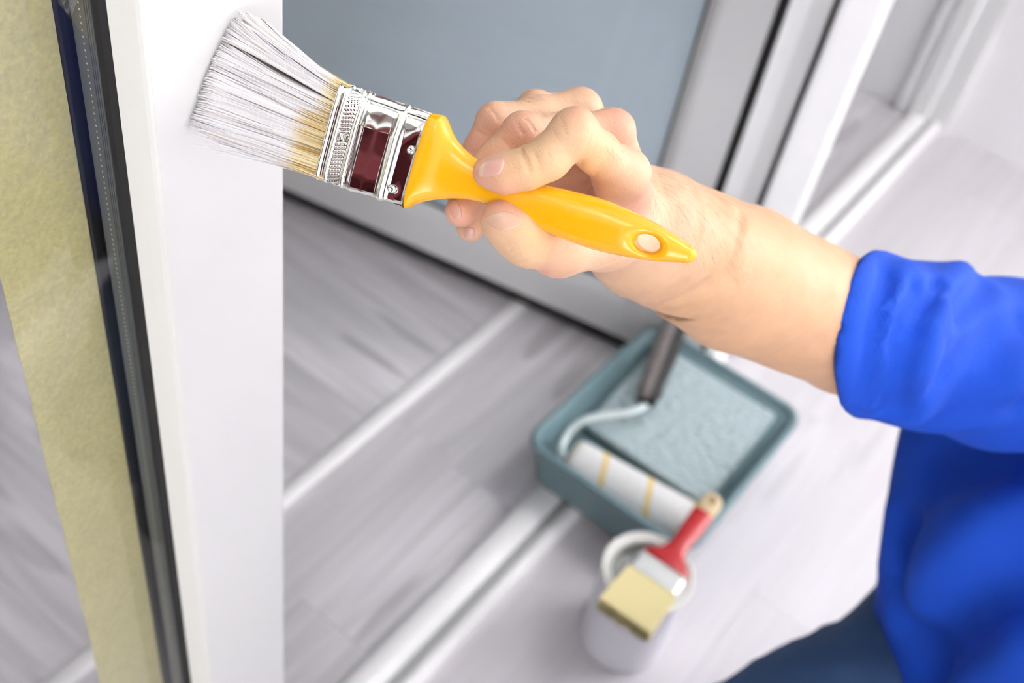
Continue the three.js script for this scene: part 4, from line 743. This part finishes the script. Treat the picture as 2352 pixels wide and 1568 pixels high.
  {
    const pos = [], idx = [], e = 0.0005;
    const field = handPlain, hairAt = (px, py, dx, dy, len, r) => {
      const q = hit(field, px, py, 0.40, 0.7); if (!q) return;
      const g = V(field(q.x + e, q.y, q.z) - field(q.x - e, q.y, q.z), field(q.x, q.y + e, q.z) - field(q.x, q.y - e, q.z), field(q.x, q.y, q.z + e) - field(q.x, q.y, q.z - e)).normalize();
      const lie = turn(V(dx, dy, 0)); lie.addScaledVector(g, -lie.dot(g)).normalize();
      const bend = V().crossVectors(lie, g).multiplyScalar(rr(-0.35, 0.35)), o = pos.length / 3;
      for (let k = 0; k <= 4; k++) { const u = k / 4, p = q.clone().addScaledVector(lie, len * u).addScaledVector(bend, len * u * u).addScaledVector(g, len * (0.42 * u - 0.22 * u * u)); for (let m = 0; m < 3; m++) { const w = (m / 3) * 6.283, rad = r * (1 - 0.8 * u); pos.push(p.x + g.x * Math.cos(w) * rad + bend.x * 0, p.y + g.y * Math.cos(w) * rad, p.z + g.z * Math.cos(w) * rad); const sd = V().crossVectors(lie, g); const n = pos.length; pos[n - 3] += sd.x * Math.sin(w) * rad; pos[n - 2] += sd.y * Math.sin(w) * rad; pos[n - 1] += sd.z * Math.sin(w) * rad; } if (k) for (let m = 0; m < 3; m++) { const a = o + k * 3 + m, b = o + k * 3 + ((m + 1) % 3); idx.push(a - 3, b - 3, b, a - 3, b, a); } }
    };
    for (let i = 0; i < 330; i++) { const t = Math.pow(rnd(), 1.3), px = 1492 + 210 * t + rr(-6, 10), py = 385 + 75 * t + Math.pow(rnd(), 0.9) * 190; hairAt(px, py, rr(0.2, 0.7), rr(0.5, 1), rr(0.005, 0.011), 0.00003); }
    for (let i = 0; i < 26; i++) hairAt(rr(1170, 1260), rr(222, 236), rr(-1, -0.4), rr(-0.4, 0.2), rr(0.003, 0.0055), 0.00003);
    for (let i = 0; i < 16; i++) hairAt(rr(1235, 1285), rr(262, 274), rr(-0.6, 0.6), rr(-0.6, 0.3), rr(0.0025, 0.0045), 0.00003);
    for (let i = 0; i < 22; i++) hairAt(rr(1390, 1430), rr(325, 365), rr(0, 0.6), rr(0.3, 1), rr(0.003, 0.005), 0.00003);
    const g = new THREE.BufferGeometry(); g.setAttribute('position', new THREE.Float32BufferAttribute(pos, 3)); g.setIndex(idx); g.computeVertexNormals();
    mesh('arm_hair', g, std('#7d5c45', 0.7), body).userData = { kind: 'stuff' };
  }
  // nails: thin curved plates laid on the fingertips; [pixels of centre, of half length, of half width]
  const nail = (c, along2, across2, color, round = 2.8) => {
    const nu = 14, nv = 12, grid = [], field = handPlain;
    for (let i = 0; i <= nu; i++) for (let k = 0; k <= nv; k++) {
      let u = (i / nu) * 2 - 1, v = (k / nv) * 2 - 1; const l = Math.pow(Math.pow(Math.abs(u), round) + Math.pow(Math.abs(v), round), 1 / round), m = Math.max(Math.abs(u), Math.abs(v)); if (l > 1e-6) { u *= m / l; v *= m / l; }
      const px = c[0] + along2[0] * u + across2[0] * v, py = c[1] + along2[1] * u + across2[1] * v, q = hit(field, px, py, 0.40, 0.56);
      grid.push(q && [q, u, v]);
    }
    const pos = [], col = [], idx = [], e = 0.0004;
    grid.forEach((g, n) => {
      if (!g) { pos.push(0, 0, 0); col.push(1, 1, 1); return; }
      const [q, u, v] = g, gr = V(field(q.x + e, q.y, q.z) - field(q.x - e, q.y, q.z), field(q.x, q.y + e, q.z) - field(q.x, q.y - e, q.z), field(q.x, q.y, q.z + e) - field(q.x, q.y, q.z - e)).normalize();
      const rim = Math.max(Math.abs((Math.floor(n / (nv + 1)) / nu) * 2 - 1), Math.abs(((n % (nv + 1)) / nv) * 2 - 1)), h = rim > 0.99 ? -0.0005 : 0.0003 * (1 - 0.6 * rim * rim);
      q.addScaledVector(gr, h); pos.push(q.x, q.y, q.z);
      const tip = smooth(-0.42, -0.6, u) * color[3], moon = smooth(0.62, 0.8, u) * 0.25; col.push(mix(color[0], 0.82, tip + moon * 0.5), mix(color[1], 0.70, tip + moon * 0.5), mix(color[2], 0.52, tip + moon * 0.5));
    });
    for (let i = 1; i <= nu; i++) for (let k = 1; k <= nv; k++) { const o = i * (nv + 1) + k, four = [o, o - 1, o - nv - 2, o - nv - 1]; if (four.every((n) => grid[n] && grid[n][0].distanceTo(grid[o]?.[0] ?? grid[n][0]) < 0.004)) idx.push(four[0], four[1], four[2], four[0], four[2], four[3]); }
    const g = new THREE.BufferGeometry(); g.setAttribute('position', new THREE.Float32BufferAttribute(pos, 3)); g.setAttribute('color', new THREE.Float32BufferAttribute(col, 3)); g.setIndex(idx); g.computeVertexNormals();
    mesh('fingernail', g, phys('#ffffff', 0.3, { vertexColors: true, clearcoat: 0.35, clearcoatRoughness: 0.2 }), body);
  };
  nail([1128, 385], [31, -4], [-6, 24], [0.74, 0.42, 0.34, 0.5]);
  nail([1158, 507], [24, 20], [37, -12], [0.70, 0.43, 0.30, 0.25], 2.6);
  nail([1046, 480], [9, 24], [-13, 5], [0.66, 0.36, 0.29, 0.2]);
  nail([1078, 535], [0, -15], [-15, 0], [0.66, 0.37, 0.30, 0.1]);
}
renderer.render(scene, camera);
